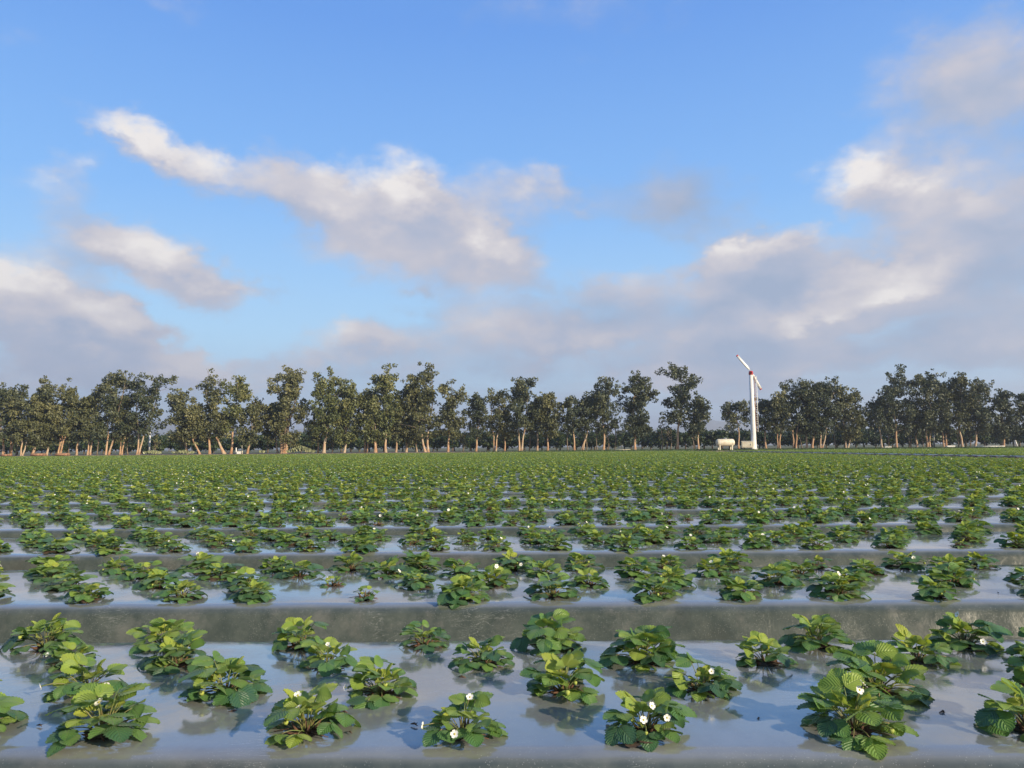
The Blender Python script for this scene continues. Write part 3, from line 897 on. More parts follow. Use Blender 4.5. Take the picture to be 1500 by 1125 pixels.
MAXN = 300
SIZEW = [(0.72, 'small'), (0.95, 'medium-sized'), (1.2, 'bushy')]
for b in range(1, 5):
    for ln in range(4):
        rowy = FRONT0 + b * PITCH_BED + LINES_Y[ln]
        half = HFOV_K * rowy * 1.03
        pos = line_positions(b, ln, -half - 4.0, half + 4.0)
        inview = [p for p in pos if abs(p[0]) < half - 0.02]
        out = [p for p in pos if abs(p[0]) >= half - 0.02]
        for p in out: PLANTED.append(fw(p[0], p[1]) + (p[2].uniform(0.85, 1.2),))
        for i, (fx, fy, r) in enumerate(inview):
            X, Y = fw(fx, fy)
            size = r.uniform(0.92, 1.22)
            if r.random() < 0.09: size = r.uniform(0.55, 0.8)
            if count >= MAXN or (b == 4 and ln == 3):
                PLANTED.append((X, Y, size)); continue
            w = 'small' if size < 0.83 else ('bushy' if size > 1.08 else 'mid-sized')
            fl = r.choice([0, 0, 0, 1]); be = r.choice([0, 0, 1])
            tail = LINE[ln] + ' of the ' + BED[b]
            side = 'left' if i < len(inview) / 2 else 'right'
            k = i if side == 'left' else len(inview) - 1 - i
            label = '%s strawberry plant, %s from the %s in the %s' % (w, ORD[k], side, tail)
            plant(X, Y, BZ + 0.008, r, int(20 + 8 * r.random() if size > 0.8 else 10), size * 0.87, [rad(-90 + r.uniform(-80, 80)) for _ in range(fl)],
                  [rad(-90 + r.uniform(-70, 70)) for _ in range(be)], 2 if b <= 2 else 1, label, 'strawberry plants in the beds')
            count += 1

# the plants too many to count: one object, instanced from a few whole plants
def plant_mb(seed, n, rows, cols, flowers):
    r = random.Random(seed); mb = MB()
    leaves = [whole_leaf(k, rows, cols, False) for k in range(len(KINDS))] if rows < 8 else WHOLE_LEAF
    for (k, az, s_) in leaf_list(r, n, 1.0):
        mb.merge(leaves[k], Matrix.Rotation(az, 4, 'Z') @ Matrix.Rotation(r.uniform(-0.16, 0.12), 4, 'Y') @ Matrix.Diagonal((s_, s_, s_ * 0.8, 1)), r.uniform(-0.2, 0.5))
    for _ in range(flowers):
        az = r.uniform(0, 6.28); fi = r.randrange(4); q = 0.011
        tmp = MB(); tmp.merge(FLOWER); tmp.mi = [2 if m_ == 0 else 1 for m_ in tmp.mi]
        mb.merge(tmp, Matrix.Rotation(az, 4, 'Z') @ flower_frame(*FL_KINDS[fi]) @ Matrix.Diagonal((q, q, q, 1)))
    return mb.mesh('whole_plant', [M['leaf'], M['stalk'], M['petal']])

def far_field():
    src = bpy.data.collections.new('far_plants')
    metas = [(i, plant_mb(100 + i, 24, 6, 2, (0, 1, 0, 0, 1)[i]), False) for i in range(5)] + [(i, plant_mb(200 + i, 22, 3, 2, (0, 1, 0, 0, 0)[i]), True) for i in range(5)]
    for i, me, lod in metas:
        o = bpy.data.objects.new('p%02d' % (i + (5 if lod else 0)), me); src.objects.link(o)
    pts = []; idx = []; scl = []; rot = []
    r = random.Random(9)
    for (X, Y, s_) in PLANTED:
        pts.append((X, Y, BZ + 0.008)); idx.append(r.randrange(5)); scl.append(s_ * 0.88); rot.append(r.uniform(0, 6.28))
    for b in range(5, NBED):
        for ln in range(4):
            y0 = FRONT0 + b * PITCH_BED + LINES_Y[ln]
            half = HFOV_K * y0 * 1.03 + 5
            xa = -min(half, 74.5); xb = min(half, 104)
            k = int(xa / SPACE)
            while k * SPACE < xb:
                x = (k + (0.5 if ln % 2 else 0)) * SPACE + r.uniform(-0.06, 0.06); k += 1
                if LANE0 - 0.15 < x < LANE1 + 0.4: continue
                if r.random() < 0.02: continue
                X, Y = fw(x, y0 + r.uniform(-0.03, 0.03))
                pts.append((X, Y, BZ + 0.008)); idx.append(r.randrange(5) + (5 if y0 > 24 else 0))
                scl.append(r.uniform(0.78, 1.12)); rot.append(r.uniform(0, 6.28))
    me = bpy.data.meshes.new('strawberry_field'); me.from_pydata(pts, [], [])
    for nm, dt, arr, tp in (('idx', 'INT', idx, np.int32), ('scl', 'FLOAT', scl, np.float32), ('rot', 'FLOAT', rot, np.float32)):
        a = me.attributes.new(nm, dt, 'POINT'); a.data.foreach_set('value', np.array(arr, dtype=tp))
    o = mesh_obj('strawberry_field', me)
    tag(o, 'strawberry plants filling the field from the fifth bed back to the trees', 'strawberry plants', kind='stuff')
    ng = bpy.data.node_groups.new('plants_on_points', 'GeometryNodeTree')
    ng.interface.new_socket('Geometry', in_out='INPUT', socket_type='NodeSocketGeometry')
    ng.interface.new_socket('Geometry', in_out='OUTPUT', socket_type='NodeSocketGeometry')
    gi = ng.nodes.new('NodeGroupInput'); go = ng.nodes.new('NodeGroupOutput')
    ci = ng.nodes.new('GeometryNodeCollectionInfo'); ci.inputs['Collection'].default_value = src
    ci.inputs['Separate Children'].default_value = True; ci.inputs['Reset Children'].default_value = True
    ip = ng.nodes.new('GeometryNodeInstanceOnPoints'); ip.inputs['Pick Instance'].default_value = True
    def attr(nm, dt):
        a = ng.nodes.new('GeometryNodeInputNamedAttribute'); a.data_type = dt; a.inputs[0].default_value = nm
        return a.outputs[0]
    cx = ng.nodes.new('ShaderNodeCombineXYZ'); ng.links.new(attr('rot', 'FLOAT'), cx.inputs[2])
    ng.links.new(gi.outputs[0], ip.inputs['Points']); ng.links.new(ci.outputs[0], ip.inputs['Instance'])
    ng.links.new(attr('idx', 'INT'), ip.inputs['Instance Index']); ng.links.new(cx.outputs[0], ip.inputs['Rotation'])
    ng.links.new(attr('scl', 'FLOAT'), ip.inputs['Scale']); ng.links.new(ip.outputs[0], go.inputs[0])
    md = o.modifiers.new('plants', 'NODES'); md.node_group = ng
    print('far plants', len(pts), 'individual', count)
far_field()

# bits of dead leaf lying on the film
def litter():
    rng = random.Random(31)
    mb = MB()
    tube(mb, [(-0.009, 0, 0.002), (0, 0.002, 0.004), (0.010, -0.001, 0.002)], [0.001, 0.0026, 0.0008], 4, 0)
    tube(mb, [(0, 0.002, 0.003), (0.003, 0.008, 0.004)], [0.0015, 0.0006], 3, 0)
    me = mb.mesh('dead_leaf_scrap', [M['litter']])
    for i in range(26):
        b = 0 if i < 17 else 1
        fy = FRONT0 + b * PITCH_BED + rng.uniform(0.08, 0.95)
        fx = rng.uniform(-0.64, 0.64) * fy
        X, Y = fw(fx, fy)
        o = mesh_obj('dead_leaf_scrap', me, None, (X, Y, BZ + 0.0065)); o.rotation_euler.z = rng.uniform(0, 6.28)
        k = rng.uniform(0.7, 1.5); o.scale = (k, k, k)
        tag(o, 'tiny dark scrap of dead leaf lying on the wet plastic film', 'dead leaf', 'scraps of dead leaf on the plastic')
litter()

# ------------------------------------------------------------------ trees
def cards_mesh(name, clumps, per, size, rng, mat, tone_spread=0.3, hang=0.6, base_tone=0.5, extra=None):
    """foliage: many small leaf sprays (one quad each) gathered in clumps [(centre, radius, tone)]"""
    P = []; T = []
    for (c, r, tn) in clumps:
        n = max(6, int(per * r * r))
        d = rng.normal(size=(n, 3)); d /= np.linalg.norm(d, axis=1)[:, None]
        rr = r * (0.35 + 0.65 * rng.random(n) ** 0.5) * (1 + 0.16 * np.sin(d[:, 0] * 7 + c[0]) * np.cos(d[:, 2] * 6 + c[2]))
        p = np.array(c) + d * rr[:, None] * np.array([1, 1, 0.82])
        P.append(p); T.append(tn + tone_spread * (rng.random(n) - 0.5))
    P = np.concatenate(P); T = np.concatenate(T); n = len(P)
    ax = rng.normal(size=(n, 3)); ax[:, 2] -= hang * 1.6; ax /= np.linalg.norm(ax, axis=1)[:, None]
    o = rng.normal(size=(n, 3)); sd = np.cross(ax, o); sd /= np.linalg.norm(sd, axis=1)[:, None]
    L = size * (0.6 + 0.8 * rng.random(n)); W = L * (0.26 + 0.22 * rng.random(n))
    v = np.empty((n, 4, 3))
    v[:, 0] = P - ax * L[:, None] * 0.5
    v[:, 1] = P + sd * W[:, None]
    v[:, 2] = P + ax * L[:, None] * 0.5
    v[:, 3] = P - sd * W[:, None]
    me = bpy.data.meshes.new(name)
    me.vertices.add(n * 4); me.vertices.foreach_set('co', v.astype(np.float32).ravel())
    me.loops.add(n * 4); me.loops.foreach_set('vertex_index', np.arange(n * 4, dtype=np.int32))
    me.polygons.add(n); me.polygons.foreach_set('loop_start', np.arange(0, n * 4, 4, dtype=np.int32))
    me.materials.append(mat)
    a = me.attributes.new('tone', 'FLOAT', 'POINT'); a.data.foreach_set('value', np.repeat(T, 4).astype(np.float32))
    me.update(calc_edges=True); me.validate()
    return me

def curve_pts(p0, p1, n, wob, rng, sag=0.0):
    out = []
    p0 = np.array(p0, float); p1 = np.array(p1, float); L = np.linalg.norm(p1 - p0)
    ph = rng.random(4) * 6.28
    for i in range(n + 1):
        t = i / n
        w = wob * L * math.sin(math.pi * t)
        p = p0 + (p1 - p0) * t + np.array([w * math.sin(3 * t + ph[0]), w * math.cos(3.6 * t + ph[1]), sag * L * math.sin(math.pi * t)])
        out.append(tuple(p))
    return out

def gum_tree(px, base_y, Y, top_y, cx, hw, cb_y, mat, label, seed, stems=1, sparse=1.0, lean=None, trunk=1.0, name='eucalyptus_tree', twig=False, shape=0):
    """px, base_y: photo pixel of the trunk foot; top_y crown top; cx, hw crown centre and half width; cb_y crown bottom"""
    rng = np.random.default_rng(seed)
    base = at(px, base_y, Y)
    gz = 0.37
    H = at(cx, top_y, Y).z - gz
    k = Y / FPX
    R = hw * k * 1.08
    cb = max(at(cx, cb_y + 4, Y).z - gz, 0.5)
    dxc = (cx - px) * k
    root = empty(name, (base.x, Y, gz))
    tag(root, label, 'tree', 'eucalyptus trees in the windbreak row' if name == 'eucalyptus_tree' else None)
    # trunk and limbs
    tb = MB(); limbs = MB()
    r0 = (0.07 + 0.009 * H) * trunk
    crown_h = H - cb
    clumps = []
    topc = (dxc, 0, H)
    fork = cb * rng.uniform(0.55, 0.9) if stems > 1 else cb * 1.0
    axes = []
    for s_ in range(stems):
        if stems == 1:
            foot = (0, 0, -0.05); off = 0
        else:
            a = s_ / max(1, stems - 1) * 2 - 1
            foot = (0.14 * a * r0 * 6, rng.uniform(-0.2, 0.2), -0.05)
            off = a
        tx = dxc + off * R * 0.42; ty = rng.uniform(-0.25, 0.25) * R
        tz = H * (0.97 if s_ == stems // 2 else rng.uniform(0.72, 0.93))
        if lean is not None: mid = (lean * k, 0, cb)
        else: mid = (dxc * 0.35 + off * R * 0.12, 0, cb)
        lo = curve_pts(foot, mid, 6, 0.03, rng)
        hi = curve_pts(mid, (tx, ty, tz - 0.4), 8, 0.05, rng)[1:]
        pts = lo + hi
        rs = []
        for i, p in enumerate(pts):
            t = max(0, p[2]) / H
            f = (1 - t) ** 0.9
            flare = 1 + 0.55 * math.exp(-max(0, p[2]) / 0.35)
            rs.append(max(0.03, r0 * (0.74 if stems > 1 else 1) * f * flare * rng.uniform(0.93, 1.07)))
        ci = next((q for q, p in enumerate(pts) if p[2] > cb * 1.12), 7)
        tube(tb, pts[:ci + 1], rs[:ci + 1], 9, 0)
        tube(limbs, pts[ci:], [q * 0.9 for q in rs[ci:]], 6, 0)
        axes.append((pts, rs))
    nl = int(9 + crown_h * 1.1) * (1 if stems == 1 else 0.8)
    prof = rng.random(5) * 6.28
    for i in range(int(nl * 1.25)):
        pts, rs = axes[rng.integers(len(axes))]
        t = (i + rng.random()) / (nl * 1.25)
        hz = cb * 0.92 + t * crown_h * 0.84
        j = min(range(len(pts)), key=lambda q: abs(pts[q][2] - hz))
        p0 = np.array(pts[j])
        az = rng.random() * 6.28
        if shape == 0: env = math.sin(math.pi * min(0.97, 0.16 + 0.80 * t)) ** 0.6
        elif shape == 1: env = 0.62 + 0.45 * t if t < 0.75 else 1.0 - 1.6 * (t - 0.75)      # widening upwards
        else: env = 1.05 - 0.62 * t                                                         # broad below, narrow top
        env *= 1 + 0.26 * math.sin(t * 9 + prof[0] + az)
        L = R * env * rng.uniform(0.72, 1.05)
        target = np.array([dxc * min(1, t + 0.4) + math.cos(az) * L, math.sin(az) * L * 0.9, hz + L * rng.uniform(0.15, 0.75)])
        target[2] = min(target[2], H - 0.3)
        lp = curve_pts(p0, target, 4, 0.07, rng)
        lr = [max(0.018, min(rs[j] * 0.5, 0.11) * (1 - 0.8 * q / 4)) for q in range(5)]
        tube(limbs, lp, lr, 5, 0, cap=False)
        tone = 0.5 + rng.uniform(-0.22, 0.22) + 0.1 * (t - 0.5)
        for q in (4, 3, 2, 4):
            if rng.random() > 0.88 * sparse and q != 4: continue
            c = np.array(lp[q]) + rng.normal(size=3) * 0.28
            r_ = rng.uniform(0.34, 0.72) * (0.85 + 0.05 * R) * (0.9 if q == 4 else 1.0)
            clumps.append((c, r_, tone + rng.uniform(-0.1, 0.1)))
            c2 = c + rng.normal(size=3) * r_ * 0.9
            clumps.append((c2, r_ * 0.55, tone + rng.uniform(-0.15, 0.15)))
    # tufts at the very top
    for (pts, rs) in axes:
        p = np.array(pts[-1])
        for _ in range(5):
            c = p + rng.normal(size=3) * np.array([0.4, 0.4, 0.35]); c[2] = min(c[2], H - 0.25)
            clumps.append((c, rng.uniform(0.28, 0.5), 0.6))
    # hanging skirts and the inner mass
    for _ in range(int(19 * sparse * crown_h / 6 * max(1, R / 2))):
        t = rng.random() * 0.86
        a = rng.random() * 6.28; l_ = R * (0.75 if t < 0.4 else 0.5) * rng.random()
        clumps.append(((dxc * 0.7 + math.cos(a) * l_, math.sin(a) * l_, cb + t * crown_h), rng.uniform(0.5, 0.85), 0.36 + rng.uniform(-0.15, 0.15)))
    if twig:
        tube(limbs, [(dxc, 0, H - 0.6), (dxc - 0.1, 0, H + 0.2), (dxc - 0.35, 0, H + 0.75)], [0.04, 0.03, 0.015], 4, 0)
        tube(limbs, [(dxc - 0.1, 0, H + 0.2), (dxc + 0.05, 0, H + 0.6)], [0.025, 0.012], 4, 0)
    t_ = mesh_obj('trunk', tb.mesh('trunk', [M['bark']]), root)
    l_ = mesh_obj('limbs', limbs.mesh('limbs', [M['greybark']]), root)
    cm = cards_mesh('crown', clumps, 175 * (0.72 + 0.28 * sparse), 0.25, rng, mat)
    mesh_obj('crown', cm, root)
    return len(cm.polygons)

g_, d_, o_ = M['gum'], M['gumshade'], M['gumlight']
def row_y(px): return 99.0 + 9.0 * px / 1500.0
# foot px, foot y, dY, crown top y, crown cx, half width, crown bottom y, material, stems, sparse, shape, label
TREES = [
 (5, 668, 0, 561, -2, 24, 640, d_, 1, 0.8, 0, 'eucalyptus cut off by the left edge of the photo'),
 (15, 668, 1, 563, 22, 15, 640, d_, 2, 0.7, 0, 'slim dark eucalyptus just inside the left edge, with a pale forked foot'),
 (32, 668, -1, 582, 40, 22, 645, g_, 2, 1.0, 0, 'low eucalyptus with an orange forked trunk near the left edge'),
 (46, 668, 0, 551, 64, 27, 648, g_, 1, 1.2, 0, 'broad dense eucalyptus with a kinked pale trunk near the left edge'),
 (68, 667, 0.5, 590, 74, 24, 645, g_, 1, 1.0, 0, 'shorter eucalyptus with one straight orange trunk, right of the broad dense one at far left'),
 (86, 667, 0, 564, 97, 20, 640, g_, 3, 0.9, 0, 'eucalyptus with three orange stems fanning out, left part of the row'),
 (112, 667, 0.5, 582, 117, 18, 640, d_, 1, 1.0, 0, 'small-crowned eucalyptus on a single slender orange trunk, right of the three-stemmed one'),
 (130, 667, 0, 566, 135, 17, 640, g_, 2, 0.8, 1, 'eucalyptus with a deep forked orange trunk, left of the tall pair'),
 (157, 667, 0, 537, 168, 31, 640, d_, 2, 1.0, 1, 'tall broad-headed eucalyptus, highest of the trees at far left'),
 (176, 667, 1, 575, 184, 22, 640, g_, 2, 1.0, 0, 'shorter eucalyptus with a forked trunk, tucked right of the tall broad-headed one'),
 (202, 666, 0, 545, 214, 29, 632, d_, 2, 0.85, 1, 'tall eucalyptus with two close orange trunks, left of the gap with the tall white post'),
 (276, 665, 1, 570, 262, 24, 645, g_, 1, 0.95, 0, 'pointed eucalyptus right of the gap with the tall white post'),
 (307, 665, 0.5, 548, 303, 24, 640, g_, 1, 0.8, 1, 'eucalyptus with a dead forked twig sticking out of its top'),
 (293, 665, -0.5, 592, 280, 17, 640, g_, 1, 0.9, 0, 'small eucalyptus whose orange trunk leans to the left'),
 (329, 664, 0, 600, 318, 13, 636, g_, 1, 0.7, 0, 'stump-thick leaning orange trunk with a small crown, left of the straight orange trunk'),
 (338, 664, 0.5, 548, 345, 20, 625, o_, 1, 0.95, 1, 'slender eucalyptus with a bright straight orange trunk in the left half of the row'),
 (362, 664, 0, 582, 373, 16, 645, g_, 1, 0.75, 0, 'small thin eucalyptus with a crooked pale foot, left of the big dense column'),
 (407, 664, 1, 590, 400, 16, 640, g_, 1, 1.0, 0, 'short eucalyptus with a thin pale trunk against the big dense column of leaves'),
 (415, 664, 0, 534, 418, 31, 648, g_, 3, 1.35, 0, 'big dense column-like eucalyptus branching low, beside the pale spiky shrub'),
 (466, 663, 0.8, 615, 464, 12, 640, g_, 1, 0.9, 0, 'little eucalyptus between the spiky shrub and the tall olive tree'),
 (474, 663, 0, 537, 484, 32, 636, o_, 1, 1.15, 0, 'tall wide olive-green eucalyptus on a thick straight orange trunk, left of centre'),
 (504, 662, 0, 561, 513, 20, 645, o_, 1, 1.1, 0, 'narrow olive eucalyptus with a short orange trunk, right of the tall wide olive one'),
 (535, 662, 1, 566, 541, 20, 640, g_, 2, 0.9, 0, 'eucalyptus with two thin pale leaning stems, left of the tallest pair'),
 (550, 661, -0.5, 580, 547, 18, 642, o_, 1, 1.0, 0, 'eucalyptus on a thick stubby trunk in front of the left tree of the tallest pair'),
 (565, 661, 0, 532, 566, 24, 636, o_, 1, 1.05, 1, 'left tree of the tallest pair, olive crown with a ragged open top'),
 (580, 661, 0.5, 585, 583, 14, 640, g_, 1, 0.9, 0, 'slight eucalyptus with a short bright trunk, between the tallest pair'),
 (595, 661, 1, 556, 597, 20, 640, g_, 1, 0.85, 0, 'eucalyptus on a plain pale trunk, just left of the highest crown'),
 (625, 660, 0, 530, 618, 29, 640, g_, 2, 1.15, 2, 'highest eucalyptus of the row, round tuft above a broad crown and thick trunk'),
 (611, 660, 0.8, 590, 606, 15, 642, g_, 1, 0.9, 0, 'eucalyptus with a straight grey trunk, at the foot of the highest one'),
 (656, 660, 0, 556, 662, 21, 636, g_, 1, 0.95, 1, 'separate slim eucalyptus right of the highest one, sky on both sides'),
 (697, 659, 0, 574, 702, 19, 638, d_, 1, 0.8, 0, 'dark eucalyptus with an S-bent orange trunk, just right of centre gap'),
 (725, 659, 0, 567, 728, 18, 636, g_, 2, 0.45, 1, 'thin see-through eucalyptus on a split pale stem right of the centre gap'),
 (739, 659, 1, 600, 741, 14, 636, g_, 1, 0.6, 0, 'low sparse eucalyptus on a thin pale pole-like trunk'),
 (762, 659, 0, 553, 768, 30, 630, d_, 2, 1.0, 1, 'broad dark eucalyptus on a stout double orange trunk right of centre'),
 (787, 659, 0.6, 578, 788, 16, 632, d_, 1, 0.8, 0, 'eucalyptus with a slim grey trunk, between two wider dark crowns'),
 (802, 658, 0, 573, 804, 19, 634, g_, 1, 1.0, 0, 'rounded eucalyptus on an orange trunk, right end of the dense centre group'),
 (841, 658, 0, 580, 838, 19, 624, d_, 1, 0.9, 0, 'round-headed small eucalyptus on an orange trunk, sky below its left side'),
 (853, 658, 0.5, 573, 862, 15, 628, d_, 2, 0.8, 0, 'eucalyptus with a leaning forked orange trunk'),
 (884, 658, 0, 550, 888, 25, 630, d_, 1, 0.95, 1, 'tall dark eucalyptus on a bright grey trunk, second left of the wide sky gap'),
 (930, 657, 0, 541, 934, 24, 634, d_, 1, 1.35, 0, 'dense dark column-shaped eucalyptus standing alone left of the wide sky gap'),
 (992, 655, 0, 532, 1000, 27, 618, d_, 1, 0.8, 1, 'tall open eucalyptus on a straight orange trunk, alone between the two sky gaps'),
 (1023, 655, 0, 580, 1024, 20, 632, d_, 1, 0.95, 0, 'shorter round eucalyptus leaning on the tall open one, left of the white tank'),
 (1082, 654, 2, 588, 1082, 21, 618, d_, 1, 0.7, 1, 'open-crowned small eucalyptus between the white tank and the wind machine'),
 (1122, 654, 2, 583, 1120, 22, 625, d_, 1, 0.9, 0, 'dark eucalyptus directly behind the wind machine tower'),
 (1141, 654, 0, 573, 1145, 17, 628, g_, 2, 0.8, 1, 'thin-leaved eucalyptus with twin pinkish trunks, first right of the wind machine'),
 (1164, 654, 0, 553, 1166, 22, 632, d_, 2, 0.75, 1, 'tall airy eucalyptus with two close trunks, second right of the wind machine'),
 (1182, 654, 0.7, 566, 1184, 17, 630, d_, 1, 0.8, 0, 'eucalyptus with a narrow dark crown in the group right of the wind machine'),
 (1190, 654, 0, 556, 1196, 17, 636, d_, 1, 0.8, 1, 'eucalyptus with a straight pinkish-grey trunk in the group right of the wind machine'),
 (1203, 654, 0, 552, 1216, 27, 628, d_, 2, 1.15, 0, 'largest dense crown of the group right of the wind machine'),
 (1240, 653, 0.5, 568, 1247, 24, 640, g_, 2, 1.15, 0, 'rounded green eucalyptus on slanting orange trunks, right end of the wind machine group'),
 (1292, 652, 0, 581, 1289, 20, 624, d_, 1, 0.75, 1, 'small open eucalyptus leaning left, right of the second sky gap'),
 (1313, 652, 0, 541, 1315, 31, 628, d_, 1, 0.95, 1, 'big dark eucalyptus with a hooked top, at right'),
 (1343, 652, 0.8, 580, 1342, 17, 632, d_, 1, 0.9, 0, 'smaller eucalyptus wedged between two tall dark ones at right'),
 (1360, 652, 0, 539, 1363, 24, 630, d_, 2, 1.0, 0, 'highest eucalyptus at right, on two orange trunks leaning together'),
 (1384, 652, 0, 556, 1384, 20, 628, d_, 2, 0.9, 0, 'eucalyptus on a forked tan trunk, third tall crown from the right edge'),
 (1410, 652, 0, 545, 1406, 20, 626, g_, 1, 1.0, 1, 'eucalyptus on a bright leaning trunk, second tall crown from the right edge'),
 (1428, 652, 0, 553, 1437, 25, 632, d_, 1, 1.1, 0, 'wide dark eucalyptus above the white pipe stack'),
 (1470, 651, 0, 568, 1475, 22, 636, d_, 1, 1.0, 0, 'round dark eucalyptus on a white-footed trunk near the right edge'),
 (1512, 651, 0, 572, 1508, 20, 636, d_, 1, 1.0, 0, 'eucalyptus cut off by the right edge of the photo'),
]
LEANS = {293: -11, 329: -13, 853: 8, 1292: -3, 1410: -4, 46: 6}
tot = 0
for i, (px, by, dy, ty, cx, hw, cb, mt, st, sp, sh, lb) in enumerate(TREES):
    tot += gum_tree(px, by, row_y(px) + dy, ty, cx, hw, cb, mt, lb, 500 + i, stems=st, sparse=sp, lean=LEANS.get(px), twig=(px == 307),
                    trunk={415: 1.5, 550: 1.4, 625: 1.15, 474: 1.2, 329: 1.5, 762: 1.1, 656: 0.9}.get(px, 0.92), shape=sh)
print('gum quads', tot)

# thin saplings and bare poles of trunks between the big trees
def sapling(px, Y, h_px, label, bare, seed):
    rng = np.random.default_rng(seed); b = at(px, 650, Y); k = Y / FPX; H = h_px * k
    root = empty('sapling', (b.x, Y, 0.37)); tag(root, label, 'young tree', 'thin young trees between the eucalyptuses')
    tb = MB(); tube(tb, curve_pts((0, 0, -0.03), (rng.uniform(-0.3, 0.3), 0, H), 5, 0.04, rng), [0.10, 0.08, 0.07, 0.06, 0.05, 0.03], 6, 0)
    for q in range(3):
        z = H * rng.uniform(0.4, 0.8); a = rng.choice([-1, 1])
        tube(tb, [(0, 0, z), (a * 0.3, 0, z + 0.4), (a * 0.5, 0.1, z + 0.9)], [0.05, 0.035, 0.015], 5, 0)
    mesh_obj('trunk', tb.mesh('trunk', [M['greybark']]), root)
    cl = [((rng.normal() * 0.25, rng.normal() * 0.25, H * t), 0.35, 0.5) for t in np.linspace(0.35 if not bare else 0.85, 1.05, 8 if not bare else 4)]
    mesh_obj('crown', cards_mesh('crown', cl, 150, 0.24, rng, M['gum']), root)
SAP = [(24, 34, False, 'little leafy bush-like sapling at far left, between two forked trunks'), (101, 40, True, 'thin bare sapling right of the three-stemmed eucalyptus'),
 (143, 40, True, 'thin grey sapling left of the tall broad-headed eucalyptus'), (188, 36, False, 'leafy sapling right of the tall broad-headed eucalyptus'),
 (229, 28, False, 'low rounded sapling at the foot of the tall white post'), (487, 26, False, 'short sapling between the two olive eucalyptuses'),
 (678, 24, False, 'leafy sapling in the gap left of centre'), (775, 34, True, 'thin pale sapling right of the stout double trunk'), (832, 40, True, 'bare grey sapling left of the small round-headed tree'),
 (859, 26, True, 'short forked sapling left of the tall dark tree'), (875, 34, True, 'thin grey sapling left of the bright grey trunk'), (891, 34, True, 'thin sapling right of the bright grey trunk'),
 (900, 40, True, 'second thin sapling right of the bright grey trunk'), (970, 40, False, 'small pale tree standing in the wide sky gap'), (982, 30, True, 'bare sapling next to the small pale tree in the sky gap'),
 (1016, 30, True, 'slanting bare sapling left of the white tank'), (1175, 34, True, 'bare pinkish sapling in the group right of the wind machine'), (1224, 40, True, 'thin bare sapling under the largest crown right of the wind machine'),
 (1302, 26, True, 'small forked bare sapling left of the big hooked-top tree'), (1334, 26, True, 'slanting bare sapling right of the big hooked-top tree'), (1352, 26, True, 'thin leaning sapling left of the highest tree at right'),
 (1404, 36, True, 'straight grey sapling left of the bright leaning trunk at right'), (1421, 26, True, 'short leaning sapling above the white pipes')]
for i, (px, h, bare, lb) in enumerate(SAP): sapling(px, row_y(px) + 1.5, h, lb, bare, 900 + i)

# orchard behind the windbreak: copies of four bushy trees
def bush_mesh(seed, R, H, mat, n, per, size):
    rng = np.random.default_rng(seed); cl = []
    for _ in range(n):
        d = rng.normal(size=3); d /= np.linalg.norm(d); q = rng.uniform(0.55, 0.85)
        cl.append(((d[0] * R * q, d[1] * R * q, H * 0.52 + d[2] * H * 0.42 * q), rng.uniform(0.35, 0.65), 0.5 + 0.25 * rng.normal()))
    return cards_mesh('crown', cl, per, size, rng, mat)
def tree_protos(kind, n, R, H, mat, clumps, per, size, trunk_h):
    out = []
    for i in range(n):
        cm = bush_mesh(1300 + i + (50 if kind == 'far' else 0), R * (0.9 + 0.1 * i), H * (0.92 + 0.07 * i), mat, clumps, per, size)
        tb = MB(); tube(tb, [(0, 0, -0.05), (0.05, 0, trunk_h * 0.5), (0, 0.03, trunk_h)], [0.14, 0.11, 0.08], 6, 0)
        out.append((cm, tb.mesh('trunk', [M['greybark']])))
    return out
OP = tree_protos('orchard', 4, 1.9, 3.3, M['citrus'], 46, 110, 0.30, 1.4)
rr = random.Random(66)
def put(name, proto, x, y, z, s, label, group):
    root = empty(name, (x, y, z), rr.uniform(0, 6.28)); root.scale = s
    tag(root, label, 'tree', group)
    mesh_obj('trunk', proto[1], root); mesh_obj('crown', proto[0], root)
for rowi, yy in enumerate((124, 129)):
    half = 0.70 * yy + 6; x = -half + rowi * 1.4
    while x < half:
        s = rr.uniform(0.85, 1.18)
        put('orchard_tree', OP[rr.randrange(4)], x, yy + rr.uniform(-0.5, 0.5), 0.37, (s, s, s * rr.uniform(0.88, 1.05)),
            'low round dark green orchard tree in the hedge-like rows behind the eucalyptus trunks', 'orchard trees behind the windbreak')
        x += rr.uniform(2.5, 3.3)
FP = tree_protos('far', 4, 3.2, 9.0, M['far'], 60, 55, 0.55, 3.5)
for i in range(78):
    yy = rr.uniform(185, 330); x = (i / 77 * 2 - 1) * 0.73 * yy + rr.uniform(-4, 4)
    s = rr.uniform(0.62, 1.12) * yy / 250
    put('distant_tree', FP[rr.randrange(4)], x, yy, 0.37, (s * rr.uniform(0.8, 1.25), s, s * rr.uniform(0.85, 1.25)),
        'grey-green hazy tree far behind the orchard, seen through gaps in the windbreak', 'hazy trees far behind the orchard')

